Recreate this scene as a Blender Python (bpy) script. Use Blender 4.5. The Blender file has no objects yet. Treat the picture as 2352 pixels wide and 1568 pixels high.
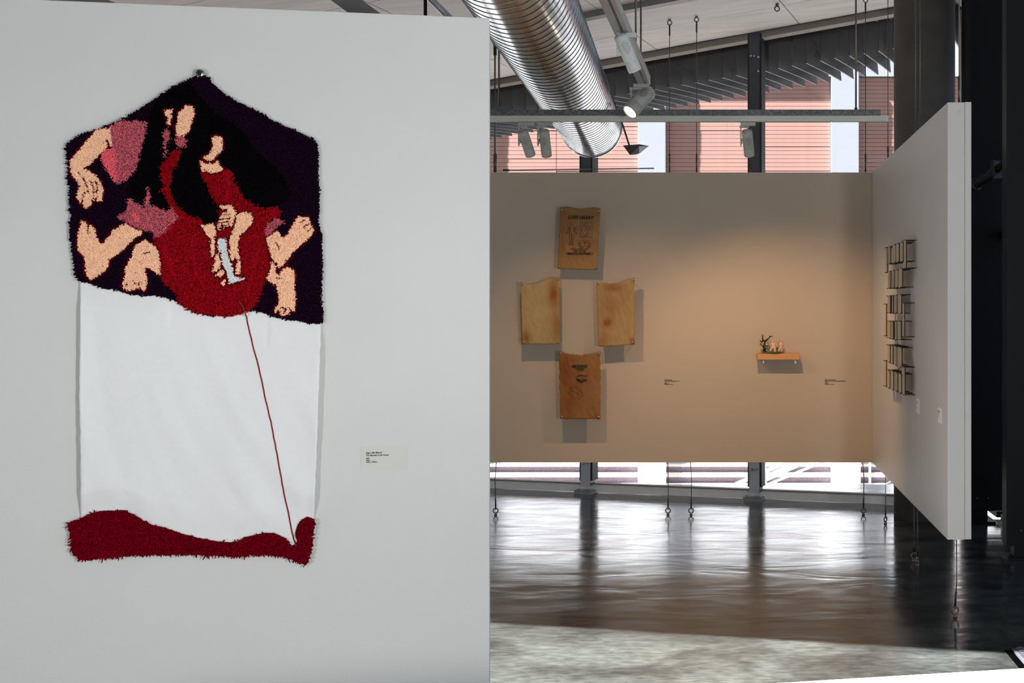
import bpy, bmesh, math, random
import numpy as np
from mathutils import Vector, Matrix, noise

random.seed(7)
rng = np.random.default_rng(7)
SC = bpy.context.scene
COL = SC.collection
PI = math.pi

# ------------------------------------------------------------------ camera, sky, sun, exposure
FPX, CX, CY, EYE = 2770.0, 1661.0, 713.0, 1.70        # focal length (px), vanishing point, eye height
cam_data = bpy.data.cameras.new('camera')
cam_data.sensor_fit = 'HORIZONTAL'
cam_data.sensor_width = 36.0
cam_data.lens = FPX / 2352 * 36.0
cam_data.shift_x = -(CX - 1176) / 2352
cam_data.shift_y = -(784 - CY) / 2352
cam_data.clip_end = 300
cam = bpy.data.objects.new('camera', cam_data)
cam.location = (0, 0, EYE)
cam.rotation_euler = (PI / 2, 0, 0)
COL.objects.link(cam)
SC.camera = cam

world = bpy.data.worlds.new('sky')
SC.world = world
world.use_nodes = True
bgn = world.node_tree.nodes['Background']
bgn.inputs['Color'].default_value = (0.54, 0.74, 1.0, 1)
bgn.inputs['Strength'].default_value = 0.62

SUN_TH, SUN_EL = math.radians(12), math.radians(45)
SUN_D = Vector((math.cos(SUN_EL) * math.cos(SUN_TH), math.cos(SUN_EL) * math.sin(SUN_TH), -math.sin(SUN_EL)))
sun_data = bpy.data.lights.new('sun', 'SUN')
sun_data.energy = 60.0
sun_data.angle = math.radians(0.55)
sun_data.color = (1.0, 0.975, 0.95)
sun = bpy.data.objects.new('sun', sun_data)
sun.rotation_euler = SUN_D.to_track_quat('-Z', 'Y').to_euler()
sun.location = (-20, -10, 40)
COL.objects.link(sun)

SC.view_settings.view_transform = 'Standard'
SC.view_settings.look = 'None'
SC.view_settings.gamma = 1.0
SC.view_settings.use_curve_mapping = False
SC.view_settings.exposure = 0.0
SC.cycles.max_bounces = 10
SC.cycles.diffuse_bounces = 6
SC.cycles.glossy_bounces = 4
SC.cycles.transparent_max_bounces = 12
SC.cycles.sample_clamp_indirect = 6.0
SC.cycles.caustics_reflective = True
SC.cycles.caustics_refractive = False


# ------------------------------------------------------------------ helpers
def lin(r, g, b):
    def f(c):
        c /= 255.0
        return c / 12.92 if c <= 0.04045 else ((c + 0.055) / 1.055) ** 2.4
    return (f(r), f(g), f(b), 1.0)


def P(x, y, d):
    """a point of the place: photo pixel and its real distance in metres"""
    return Vector(((x - CX) / FPX * d, d, EYE + (CY - y) / FPX * d))


def mat(name, col, rough=0.6, metal=0.0, var=0.0, scale=8.0, bump=0.0, bscale=60.0, spec=0.5,
        stretch=None, attr=None, emit=None, estr=0.0, sheen=0.0, trans=0.0):
    m = bpy.data.materials.new(name)
    m.use_nodes = True
    nt = m.node_tree
    b = nt.nodes['Principled BSDF']
    b.inputs['Base Color'].default_value = col
    b.inputs['Roughness'].default_value = rough
    b.inputs['Metallic'].default_value = metal
    b.inputs['Specular IOR Level'].default_value = spec
    if sheen:
        b.inputs['Sheen Weight'].default_value = sheen
    if emit:
        b.inputs['Emission Color'].default_value = emit
        b.inputs['Emission Strength'].default_value = estr
    tc = nt.nodes.new('ShaderNodeTexCoord')
    mp = nt.nodes.new('ShaderNodeMapping')
    nt.links.new(tc.outputs['Object'], mp.inputs['Vector'])
    if stretch:
        mp.inputs['Scale'].default_value = stretch
    out = None
    if var:
        n = nt.nodes.new('ShaderNodeTexNoise')
        n.inputs['Scale'].default_value = scale
        n.inputs['Detail'].default_value = 6
        nt.links.new(mp.outputs['Vector'], n.inputs['Vector'])
        r = nt.nodes.new('ShaderNodeMapRange')
        r.inputs['From Min'].default_value = 0.3
        r.inputs['From Max'].default_value = 0.7
        r.inputs['To Min'].default_value = 1 - var
        r.inputs['To Max'].default_value = 1 + var
        nt.links.new(n.outputs['Fac'], r.inputs['Value'])
        mx = nt.nodes.new('ShaderNodeMix')
        mx.data_type = 'RGBA'
        mx.blend_type = 'MULTIPLY'
        mx.inputs['Factor'].default_value = 1
        mx.inputs['A'].default_value = col
        nt.links.new(r.outputs['Result'], mx.inputs['B'])
        out = mx.outputs['Result']
    if attr:
        a = nt.nodes.new('ShaderNodeAttribute')
        a.attribute_name = attr
        mx = nt.nodes.new('ShaderNodeMix')
        mx.data_type = 'RGBA'
        mx.blend_type = 'MULTIPLY'
        mx.inputs['Factor'].default_value = 1
        if out:
            nt.links.new(out, mx.inputs['A'])
        else:
            mx.inputs['A'].default_value = col
        nt.links.new(a.outputs['Color'], mx.inputs['B'])
        out = mx.outputs['Result']
    if out:
        nt.links.new(out, b.inputs['Base Color'])
    if bump:
        n2 = nt.nodes.new('ShaderNodeTexNoise')
        n2.inputs['Scale'].default_value = bscale
        n2.inputs['Detail'].default_value = 4
        nt.links.new(mp.outputs['Vector'], n2.inputs['Vector'])
        bp = nt.nodes.new('ShaderNodeBump')
        bp.inputs['Strength'].default_value = bump
        bp.inputs['Distance'].default_value = 0.01
        nt.links.new(n2.outputs['Fac'], bp.inputs['Height'])
        nt.links.new(bp.outputs['Normal'], b.inputs['Normal'])
    return m


def tag(o, label=None, cat=None, group=None, kind=None):
    if label:
        o['label'] = label
    if cat:
        o['category'] = cat
    if group:
        o['group'] = group
    if kind:
        o['kind'] = kind
    return o


def link(o, parent=None):
    COL.objects.link(o)
    if parent is not None:
        o.parent = parent
        o.matrix_parent_inverse = Matrix.Translation(parent.location).inverted() if parent.type == 'EMPTY' \
            else parent.matrix_basis.inverted()
    return o


def empty(name, loc, label=None, cat=None, group=None, kind=None):
    e = bpy.data.objects.new(name, None)
    e.location = loc
    e.empty_display_size = 0.1
    COL.objects.link(e)
    return tag(e, label, cat, group, kind)


def from_bm(name, bm, m, parent=None, smooth=False):
    me = bpy.data.meshes.new(name)
    bm.normal_update()
    bm.to_mesh(me)
    bm.free()
    for mm in (m if isinstance(m, (list, tuple)) else [m]):
        me.materials.append(mm)
    if smooth:
        for p in me.polygons:
            p.use_smooth = True
    return link(bpy.data.objects.new(name, me), parent)


def from_py(name, verts, faces, m, parent=None, smooth=False):
    me = bpy.data.meshes.new(name)
    me.from_pydata([tuple(v) for v in verts], [], faces)
    me.validate()
    me.materials.append(m)
    if smooth:
        for p in me.polygons:
            p.use_smooth = True
    return link(bpy.data.objects.new(name, me), parent)


def bx(bm, c, s, ax=None, bevel=0.0, mi=0):
    """box with centre c, sizes s, along axes ax (three vectors)"""
    c = Vector(c)
    ax = ax or (Vector((1, 0, 0)), Vector((0, 1, 0)), Vector((0, 0, 1)))
    r = bmesh.ops.create_cube(bm, size=1.0)
    vs = r['verts']
    for v in vs:
        q = v.co.copy()
        v.co = c + ax[0] * (q.x * s[0]) + ax[1] * (q.y * s[1]) + ax[2] * (q.z * s[2])
    fs = {f for v in vs for f in v.link_faces}
    for f in fs:
        f.material_index = mi
    if bevel:
        es = list({e for v in vs for e in v.link_edges})
        bmesh.ops.bevel(bm, geom=es, offset=bevel, segments=2, affect='EDGES', profile=0.6)


def box(name, c, s, m, parent=None, ax=None, bevel=0.0):
    bm = bmesh.new()
    bx(bm, c, s, ax, bevel)
    if ax:
        bmesh.ops.recalc_face_normals(bm, faces=bm.faces)
    return from_bm(name, bm, m, parent)


def frame(d):
    d = Vector(d).normalized()
    a = Vector((0, 0, 1)) if abs(d.z) < 0.95 else Vector((1, 0, 0))
    u = d.cross(a).normalized()
    return u, d.cross(u).normalized(), d


def tb(bm, pts, r, seg=8, caps=True):
    """tube along a polyline; r a number or one radius per point"""
    pts = [Vector(p) for p in pts]
    rs = r if isinstance(r, (list, tuple)) else [r] * len(pts)
    rings = []
    u = None
    for i, p in enumerate(pts):
        d = (pts[min(i + 1, len(pts) - 1)] - pts[max(i - 1, 0)]).normalized()
        if u is None:
            u = frame(d)[0]
        else:
            u = (u - d * u.dot(d)).normalized()
        w = d.cross(u)
        rings.append([bm.verts.new(p + (u * math.cos(2 * PI * k / seg) + w * math.sin(2 * PI * k / seg)) * rs[i])
                      for k in range(seg)])
    for a, b in zip(rings, rings[1:]):
        for k in range(seg):
            f = bm.faces.new((a[k], a[(k + 1) % seg], b[(k + 1) % seg], b[k]))
            f.smooth = True
    if caps:
        bm.faces.new(rings[0][::-1])
        bm.faces.new(rings[-1])


def tube(name, pts, r, m, parent=None, seg=8):
    bm = bmesh.new()
    tb(bm, pts, r, seg)
    return from_bm(name, bm, m, parent)


def lathe(bm, prof, o, d, seg=24):
    """profile (radius, distance) turned about the axis d through o"""
    u, w, d = frame(d)
    o = Vector(o)
    rings = []
    for r, z in prof:
        if r < 1e-6:
            rings.append([bm.verts.new(o + d * z)])
        else:
            rings.append([bm.verts.new(o + d * z + (u * math.cos(2 * PI * k / seg) + w * math.sin(2 * PI * k / seg)) * r)
                          for k in range(seg)])
    for a, b in zip(rings, rings[1:]):
        for k in range(seg):
            k2 = (k + 1) % seg
            if len(a) == 1 and len(b) == 1:
                continue
            if len(a) == 1:
                f = bm.faces.new((a[0], b[k2], b[k]))
            elif len(b) == 1:
                f = bm.faces.new((a[k], a[k2], b[0]))
            else:
                f = bm.faces.new((a[k], a[k2], b[k2], b[k]))
            f.smooth = True
    bmesh.ops.recalc_face_normals(bm, faces=bm.faces)


def turned(name, prof, o, d, m, parent=None, seg=24):
    bm = bmesh.new()
    lathe(bm, prof, o, d, seg)
    return from_bm(name, bm, m, parent)


def torus(bm, c, R, r, nrm, seg=24, sub=8):
    u, w, d = frame(nrm)
    c = Vector(c)
    rings = []
    for i in range(seg):
        a = 2 * PI * i / seg
        e = u * math.cos(a) + w * math.sin(a)
        rings.append([bm.verts.new(c + e * (R + r * math.cos(2 * PI * k / sub)) + d * (r * math.sin(2 * PI * k / sub)))
                      for k in range(sub)])
    for i in range(seg):
        A, B = rings[i], rings[(i + 1) % seg]
        for k in range(sub):
            f = bm.faces.new((A[k], A[(k + 1) % sub], B[(k + 1) % sub], B[k]))
            f.smooth = True


def prism(name, pts, off, m, parent=None):
    """polygon pts (3-D) pushed along vector off"""
    bm = bmesh.new()
    off = Vector(off)
    a = [bm.verts.new(Vector(p)) for p in pts]
    b = [bm.verts.new(Vector(p) + off) for p in pts]
    bm.faces.new(a[::-1])
    bm.faces.new(b)
    n = len(a)
    for i in range(n):
        bm.faces.new((a[i], a[(i + 1) % n], b[(i + 1) % n], b[i]))
    bmesh.ops.recalc_face_normals(bm, faces=bm.faces)
    bmesh.ops.triangulate(bm, faces=[f for f in bm.faces if len(f.verts) > 4])
    return from_bm(name, bm, m, parent)


def text_mesh(name, body, size, origin, right, up, m, parent, align='LEFT', shear=0.0, space=1.0, bold=0.0):
    """lettering lying in the plane of right and up, its baseline starting at origin"""
    cu = bpy.data.curves.new(name, 'FONT')
    cu.body = body
    cu.size = size
    cu.align_x = align
    cu.shear = shear
    cu.space_character = space
    cu.offset = bold
    cu.resolution_u = 3
    to = bpy.data.objects.new(name, cu)
    COL.objects.link(to)
    dg = bpy.context.evaluated_depsgraph_get()
    me = bpy.data.meshes.new_from_object(to.evaluated_get(dg))
    bpy.data.objects.remove(to)
    right, up = Vector(right).normalized(), Vector(up).normalized()
    origin = Vector(origin)
    for v in me.vertices:
        v.co = origin + right * v.co.x + up * v.co.y
    me.materials.clear()
    me.materials.append(m)
    return link(bpy.data.objects.new(name, me), parent)


# ------------------------------------------------------------------ materials
M = {}
M['wall'] = mat('wall_paint', lin(215, 215, 211), 0.55, bump=0.10, bscale=170, var=0.012, scale=3, spec=0.35)
M['panel'] = mat('panel_paint', lin(202, 198, 192), 0.6, bump=0.03, bscale=200, var=0.015, scale=2, spec=0.3)
M['panel_back'] = mat('panel_paint_lamplit', lin(184, 169, 150), 0.6, bump=0.03, bscale=200, var=0.015, scale=2, spec=0.3)  # same panels as above, with warm spotlight bounce put into the colour
M['ceil'] = mat('ceiling_board', lin(216, 210, 206), 0.8, var=0.10, scale=2.2, stretch=(1, 5, 1), bump=0.08, bscale=25)
M['roof'] = mat('roof_slab', lin(90, 88, 86), 0.9, var=0.1)
M['room'] = mat('plaster_room', lin(205, 203, 198), 0.8, var=0.03)
M['beam'] = mat('painted_steel_grey', lin(112, 108, 106), 0.5, var=0.06, scale=9, spec=0.4)
M['trim'] = mat('beige_trim', lin(128, 118, 110), 0.55, var=0.06, scale=6)
M['sill'] = mat('sill_aluminium', lin(236, 237, 238), 0.4, var=0.04, scale=12, spec=0.5)
M['sill_cap'] = mat('sill_cap', lin(140, 128, 118), 0.5, var=0.05)
M['post'] = mat('post_paint', lin(62, 63, 70), 0.4, var=0.06, scale=14)
M['bracket'] = mat('post_foot_pale', lin(176, 182, 194), 0.4, var=0.05, scale=14)  # paler tone for the lower part of the glazing posts
M['dark'] = mat('dark_steel', lin(30, 30, 34), 0.45, var=0.12, scale=10)
M['gasket'] = mat('gasket', lin(28, 24, 24), 0.6, var=0.1)
M['black'] = mat('black_steel', lin(9, 9, 10), 0.5, var=0.15, scale=12, spec=0.2)
M['blackgloss'] = mat('black_gloss', lin(44, 44, 48), 0.12, 0.5, var=0.1, spec=0.6)
M['bolt'] = mat('zinc_bolt', lin(175, 178, 184), 0.3, 0.9, var=0.08, scale=40)
M['steel'] = mat('cable_steel', lin(96, 90, 84), 0.4, 0.8, var=0.15, scale=60)
M['eye'] = mat('forged_eye', lin(112, 104, 94), 0.35, 0.85, var=0.15, scale=60)
M['column'] = mat('dark_concrete', lin(74, 70, 66), 0.7, var=0.16, scale=6, bump=0.12, bscale=30)
M['galv'] = mat('galvanised', lin(96, 98, 98), 0.55, 0.6, var=0.45, scale=55, bump=0.1, bscale=80)
M['track'] = mat('track_grey', lin(182, 182, 172), 0.5, var=0.03)
M['trackw'] = mat('track_aluminium', lin(170, 172, 170), 0.35, 0.5, var=0.05)
M['lamp'] = mat('lamp_white', lin(196, 200, 196), 0.42, var=0.02)
M['lampg'] = mat('lamp_grey', lin(158, 158, 148), 0.48, var=0.02)
M['hole'] = mat('vent_dark', lin(20, 20, 20), 0.8, var=0.1)
M['lens'] = mat('lit_lens', lin(255, 240, 210), 0.3, emit=(1, 0.86, 0.62, 1), estr=9.0, var=0.02)
M['flood'] = mat('flood_black', lin(24, 24, 30), 0.5, var=0.1)
M['wood'] = mat('pine', lin(196, 140, 82), 0.5, var=0.16, scale=5, stretch=(3, 40, 40))
M['zinc'] = mat('bracket_zinc', lin(170, 178, 186), 0.35, 0.4, var=0.08, scale=50)
M['ink'] = mat('black_ink', lin(26, 22, 20), 0.8, var=0.1)
M['inkb'] = mat('print_ink', lin(40, 24, 12), 0.85, var=0.1)
M['card'] = mat('label_card', lin(214, 213, 204), 0.7, var=0.01)
M['cardp'] = mat('label_card_pale', lin(236, 228, 218), 0.7, var=0.01)
M['pin'] = mat('pin_metal', lin(196, 180, 140), 0.3, 0.8, var=0.1)
M['cloth'] = mat('white_cloth', lin(238, 238, 236), 0.9, var=0.01, scale=60, bump=0.10, bscale=700, sheen=0.2)
M['thread'] = mat('red_thread', lin(132, 24, 32), 0.8, var=0.2, scale=200)
M['rock'] = mat('cards_face', lin(196, 178, 150), 0.75, var=0.08, scale=20)
M['edge'] = mat('cards_edge', lin(52, 36, 24), 0.6, var=0.15, scale=40)
M['pink'] = mat('pink_cladding', lin(146, 110, 100), 0.75, var=0.04, scale=5)
M['pinkback'] = mat('pink_joint', lin(72, 46, 42), 0.9, var=0.05)
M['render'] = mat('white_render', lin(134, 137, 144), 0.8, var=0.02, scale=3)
M['white_glare'] = mat('white_render_glare', lin(244, 246, 248), 0.8, var=0.02, scale=3)  # overexposed glare on the lower pilasters, put into the colour
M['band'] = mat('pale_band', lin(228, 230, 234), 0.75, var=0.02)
M['slat'] = mat('slat_glare', lin(238, 226, 216), 0.7, var=0.03)  # blown-out daylight at the building's foot, put into the slat colour
M['void'] = mat('void_haze', lin(140, 130, 144), 0.9, var=0.25, scale=30)  # recess colour lightened to carry the glow and haze over it
M['paving'] = mat('asphalt', lin(104, 102, 100), 0.9, var=0.08, scale=1.5)
M['ground'] = mat('pale_paving', lin(190, 184, 176), 0.9, var=0.05, scale=1.5)
M['blade'] = mat('slate_blade', lin(26, 26, 33), 0.55, var=0.12, scale=5)
M['rail'] = mat('white_rail', lin(244, 244, 244), 0.4, var=0.01)
M['plinth'] = mat('white_plinth', lin(245, 245, 245), 0.6, var=0.005)
M['slot'] = mat('slot_shade', (.0006, .0006, .0007, 1), 0.95, var=0.1, spec=0.0)  # flat near-black strip: the shade inside the slot is its colour
M['plate'] = mat('ribbed_plate', lin(66, 67, 72), 0.45, 0.0, var=0.1, scale=30)


def floor_mat():
    m = bpy.data.materials.new('polished_concrete')
    m.use_nodes = True
    nt = m.node_tree
    N, L = nt.nodes, nt.links
    b = N['Principled BSDF']
    tc = N.new('ShaderNodeTexCoord')

    def nz(scale, st, det=5, dist=0.0):
        mp = N.new('ShaderNodeMapping')
        mp.inputs['Scale'].default_value = st
        L.new(tc.outputs['Object'], mp.inputs['Vector'])
        n = N.new('ShaderNodeTexNoise')
        n.inputs['Scale'].default_value = scale
        n.inputs['Detail'].default_value = det
        n.inputs['Distortion'].default_value = dist
        L.new(mp.outputs['Vector'], n.inputs['Vector'])
        return n.outputs['Fac']
    blot = nz(1.6, (1, 1.4, 1), 8, 0.6)
    fine = nz(14, (1, 2.2, 1), 6, 0.3)
    r1 = N.new('ShaderNodeValToRGB')
    r1.color_ramp.elements[0].position = 0.40
    r1.color_ramp.elements[0].color = (0.0150, 0.0162, 0.0155, 1)
    r1.color_ramp.elements[1].position = 0.64
    r1.color_ramp.elements[1].color = (0.044, 0.0485, 0.0455, 1)
    L.new(blot, r1.inputs['Fac'])
    mr = N.new('ShaderNodeMapRange')
    mr.inputs['From Min'].default_value = 0.3
    mr.inputs['From Max'].default_value = 0.7
    mr.inputs['To Min'].default_value = 0.62
    mr.inputs['To Max'].default_value = 1.38
    L.new(fine, mr.inputs['Value'])
    mx = N.new('ShaderNodeMix')
    mx.data_type = 'RGBA'
    mx.blend_type = 'MULTIPLY'
    mx.inputs['Factor'].default_value = 1
    L.new(r1.outputs['Color'], mx.inputs['A'])
    L.new(mr.outputs['Result'], mx.inputs['B'])
    L.new(mx.outputs['Result'], b.inputs['Base Color'])
    rr = N.new('ShaderNodeMapRange')
    rr.inputs['From Min'].default_value = 0.3
    rr.inputs['From Max'].default_value = 0.7
    rr.inputs['To Min'].default_value = 0.11
    rr.inputs['To Max'].default_value = 0.22
    L.new(nz(3.0, (1, 2.5, 1), 6, 0.4), rr.inputs['Value'])
    L.new(rr.outputs['Result'], b.inputs['Roughness'])
    b.inputs['Specular IOR Level'].default_value = 0.8
    b.inputs['Coat Weight'].default_value = 0.0
    b.inputs['Coat Roughness'].default_value = 0.20
    b.inputs['Coat IOR'].default_value = 2.0
    wav = nz(1.3, (1.0, 2.3, 1), 2, 0.8)
    bp = N.new('ShaderNodeBump')
    bp.inputs['Strength'].default_value = 0.16
    bp.inputs['Distance'].default_value = 0.035
    L.new(wav, bp.inputs['Height'])
    bp2 = N.new('ShaderNodeBump')
    bp2.inputs['Strength'].default_value = 0.12
    bp2.inputs['Distance'].default_value = 0.004
    L.new(fine, bp2.inputs['Height'])
    L.new(bp.outputs['Normal'], bp2.inputs['Normal'])
    L.new(bp2.outputs['Normal'], b.inputs['Normal'])
    L.new(bp.outputs['Normal'], b.inputs['Coat Normal'])
    return m


M['floor'] = floor_mat()


def glass_mat(name, tint, gl=0.06, dust=0.05):
    m = bpy.data.materials.new(name)
    m.use_nodes = True
    nt = m.node_tree
    N, L = nt.nodes, nt.links
    N.remove(N['Principled BSDF'])
    out = N['Material Output']
    t = N.new('ShaderNodeBsdfTransparent')
    t.inputs['Color'].default_value = tint
    g = N.new('ShaderNodeBsdfGlossy')
    g.inputs['Roughness'].default_value = 0.02
    d = N.new('ShaderNodeBsdfDiffuse')
    d.inputs['Color'].default_value = (0.8, 0.8, 0.8, 1)
    m1 = N.new('ShaderNodeMixShader')
    m1.inputs['Fac'].default_value = gl
    L.new(t.outputs[0], m1.inputs[1])
    L.new(g.outputs[0], m1.inputs[2])
    tc = N.new('ShaderNodeTexCoord')
    n = N.new('ShaderNodeTexNoise')
    n.inputs['Scale'].default_value = 26
    n.inputs['Detail'].default_value = 8
    L.new(tc.outputs['Object'], n.inputs['Vector'])
    r = N.new('ShaderNodeMapRange')
    r.inputs['From Min'].default_value = 0.45
    r.inputs['From Max'].default_value = 0.8
    r.inputs['To Min'].default_value = 0.0
    r.inputs['To Max'].default_value = dust
    L.new(n.outputs['Fac'], r.inputs['Value'])
    m2 = N.new('ShaderNodeMixShader')
    L.new(r.outputs['Result'], m2.inputs['Fac'])
    L.new(m1.outputs[0], m2.inputs[1])
    L.new(d.outputs[0], m2.inputs[2])
    L.new(m2.outputs[0], out.inputs['Surface'])
    return m


M['glass'] = glass_mat('window_glass', (0.95, 0.96, 0.97, 1), 0.035, 0.012)


def duct_mat():
    m = mat('galvanised_duct', lin(172, 174, 176), 0.20, 1.0, var=0.10, scale=7)
    return m


M['duct'] = duct_mat()

# ------------------------------------------------------------------ geometry of the place
T = Vector((0.967, -0.254, 0)).normalized()          # along the rear glazing, to the right
O = Vector((0.254, 0.967, 0)).normalized()           # outward through the rear glazing
G0 = Vector((-2.24, 11.59, 0))                       # origin on the glass line
UP = Vector((0, 0, 1))
RISE = 0.1175                                        # the roof rises to the right


def ceil_z(x, y):
    v = Vector((x, y, 0)) - G0
    return 3.90 + RISE * v.dot(T)


def G(s, m, z=0.0):
    """point by run s along the glass, m metres into the room, height z"""
    q = G0 + T * s - O * m
    return Vector((q.x, q.y, z))


def on_roof(px, d):
    """floor point under pixel, traced back along the sun to the ceiling plane"""
    f = P(px[0], px[1], d)
    f.z = 0
    t = 3.0
    for _ in range(30):
        q = f - SUN_D * t
        t += (ceil_z(q.x, q.y) - q.z) * 0.6
    return f - SUN_D * t


# ---- floor
fl = box('floor', (-2.75, 4.0, -0.05), (9.9, 15.6, 0.1), M['floor'])
tag(fl, 'dark polished concrete floor', None, kind='structure')
# ground and terrace outside
tag(box('ground', (0, 20, -3.25), (80, 70, 0.1), M['paving']), 'grey paved ground outside below the window', kind='structure')
tag(box('terrace', (5.4, 2.5, -0.09), (6.5, 15.0, 0.12), M['paving']), 'sunlit grey terrace outside the right glazing', kind='structure')

# ---- ceiling: sloped slab with two unseen openings added to shape the sunlight
ra = on_roof((1125, 1430), EYE * FPX / (1430 - CY))
rb = on_roof((2310, 1500), EYE * FPX / (1500 - CY))
sl = (rb.y - ra.y) / (rb.x - ra.x)


def a_line(x):
    return ra.y + sl * (x - ra.x)


def slab(name, pts, m=None, th=0.12, parent=None, dz=0.0):
    return prism(name, [Vector((x, y, ceil_z(x, y) + dz)) for x, y in pts], (0, 0, th), m or M['roof'], parent)


ga, gb = G(-5.2, -0.1), G(4.6, -0.1)
ceiling = slab('ceiling', [(-7.7, a_line(-7.7)), (2.6, a_line(2.6)), (2.6, gb.y), (gb.x, gb.y), (ga.x, ga.y)])
tag(ceiling, 'sloping board-lined ceiling', kind='structure')
ST = 4.50
XL = -7.7
for pts in ([(XL, 2.2), (2.6, 2.2), (2.6, ST), (XL, ST)],
            [(XL, ST), (-6.6, ST), (-6.6, a_line(-6.6) + .02), (XL, a_line(XL) + .02)],
            [(-1.0, ST), (2.6, ST), (2.6, a_line(2.6) + .02), (-1.0, a_line(-1.0) + .02)],
            [(XL, 1.1), (-3.9, 1.1), (-3.9, 2.2), (XL, 2.2)],
            [(-1.5, 1.1), (2.6, 1.1), (2.6, 2.2), (-1.5, 2.2)],
            [(XL, -3.8), (2.6, -3.8), (2.6, 1.1), (XL, 1.1)]):
    slab('roof_slab', pts, parent=None).parent = ceiling
# ceiling boards, each one its own piece, with open joints
rows = [0.14, 0.82, 1.50, 2.18, 2.86, 3.54, 4.22, 4.9]
cols = [-3.55 + 1.32 * i for i in range(7)]
for i in range(len(rows) - 1):
    for j, s0 in enumerate(cols):
        off = 0.0
        a0, a1, b0, b1 = s0 + off + .005, s0 + 1.32 + off - .005, rows[i] + .005, rows[i + 1] - .005
        dz = -0.022 + random.uniform(-.0015, .0015)
        q = [G(a0, b0), G(a1, b0), G(a1, b1), G(a0, b1)]
        if min(v.x for v in q) < -5 or max(v.x for v in q) > 2.55:
            continue
        prism('ceiling_board', [Vector((v.x, v.y, ceil_z(v.x, v.y) + dz)) for v in q], (0, 0, 0.016), M['ceil'], ceiling)


def bar_on_ceiling(name, s0, s1, m, w, h, mt, kind='structure', label=None):
    a, b = G(s0, m), G(s1, m)
    a.z, b.z = ceil_z(a.x, a.y) - .022 - h / 2, ceil_z(b.x, b.y) - .022 - h / 2
    d = (b - a)
    L_ = d.length
    d.normalize()
    w_ = O.copy()
    o = box(name, (a + b) / 2, (L_, w, h), mt, None, (d, w_, d.cross(w_)))
    return tag(o, label, kind=kind)


bar_on_ceiling('trim_1', -3.4, 4.35, 0.06, 0.12, 0.055, M['trim'], label='beige head trim above the rear glazing')
bar_on_ceiling('trim_2', -2.0, 4.35, 1.62, 0.09, 0.05, M['beam'], label='grey steel beam under the ceiling boards')
cb = G(2.55, 1.62)
a_, b_ = G(2.62, 1.6), G(2.62, 3.4)
for v in (a_, b_):
    v.z = ceil_z(v.x, v.y) - .045
tag(box('trim_3', (a_ + b_) / 2, (0.045, (b_ - a_).length, 0.045), M['beam'], None, (T, -O, UP)),
    'short cross beam meeting the steel ceiling beam', kind='structure')

# ---- rear glazing: posts, panes, sill
SP = [-3.80, -2.19, -0.58, 1.03, 2.64, 4.25]
for k in range(len(SP) - 1):
    w = empty('window_%d' % (k + 1), G(SP[k], 0), kind='structure')
    s0, s1 = SP[k] + .03, SP[k + 1] - .03
    za = ceil_z(*G(s0, 0).xy) - .03
    zb = ceil_z(*G(s1, 0).xy) - .03
    prism('pane', [G(s0, -.02, .06), G(s1, -.02, .06), G(s1, -.02, zb), G(s0, -.02, za)], O * 0.008, M['glass'], w)
    if k == 0:
        continue
    s = SP[k]
    zt = ceil_z(*G(s, 0).xy) - .03
    # steel post with dark gaskets either side
    post = box('post', G(s, 0.07, (zt + .05) / 2 + .02), (0.098, 0.12, zt - .07), M['post'], w, (T, -O, UP), 0.003)
    for sg in (-1, 1):
        box('gasket', G(s + sg * .057, 0.05, (zt + .12) / 2), (0.014, 0.15, zt - .12), M['gasket'], w, (T, -O, UP))
    box('foot_box', G(s, 0.08, .265), (0.094, 0.118, .40), M['bracket'], w, (T, -O, UP), 0.003)  # paler box over the foot of the post
    box('base_plate', G(s - .01, 0.09, .016), (0.17, 0.17, 0.03), M['bolt'], w, (T, -O, UP), 0.003)
    for (ds, dz) in ((-.022, .28), (.022, .285), (.04, .37), (-.03, zt - .20), (0, zt - .205), (.035, zt - .215), (.035, zt - .34)):
        turned('bolt', [(0, .016), (.008, .014), (.012, .006), (.013, 0), (0, 0)], G(s + ds, 0.139 if dz < 1 else .13, dz), -O, M['bolt'], w, 10)
    for ds, dm in ((-.065, .15), (.05, .15), (.055, .03)):
        turned('nut', [(0, .018), (.010, .018), (.011, 0), (0, 0)], G(s + ds, dm, .031), UP, M['bolt'], w, 6)
ms = (SP[0] + SP[-1]) / 2
LL = SP[-1] - SP[0]
tag(box('trim_4', G(ms, 0.03, .040), (LL, 0.05, .072), M['sill'], None, (T, -O, UP), 0.002), 'pale sill along the foot of the rear glazing', kind='structure')
tag(box('trim_5', G(ms, 0.028, .083), (LL, 0.06, .014), M['sill_cap'], None, (T, -O, UP), 0.002), 'brown cap strip on the pale window sill', kind='structure')

# ---- hanging exhibition walls
ZB, ZT, DB = 0.44, 2.845, 10.0
XR = (2003 - CX) / FPX * DB
bm = bmesh.new()
bx(bm, ((-2.0 + XR) / 2, DB + .06, (ZB + ZT) / 2), (XR + 2.0, .12, ZT - ZB), None, .003)
wall_back = tag(from_bm('wall_back', bm, M['panel_back']), 'suspended grey exhibition wall at the back', kind='structure')
DF = 6.63
wall_right = empty('wall_right', (XR + .06, 8.3, ZB), 'suspended exhibition wall running along the right', kind='structure')
bm = bmesh.new()
bx(bm, (XR + .047, (DF + DB + .12) / 2 + .002, (ZB + ZT) / 2), (.094, DB + .116 - DF, ZT - ZB), None, .002)
from_bm('wall_face_board', bm, M['panel'], wall_right)
bm = bmesh.new()
bx(bm, (XR + .113, (DF + DB + .12) / 2 + .002, (ZB + ZT) / 2 + .002), (.035, DB + .116 - DF, ZT - ZB), None, .002)
from_bm('wall_back_board', bm, M['panel'], wall_right)
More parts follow.
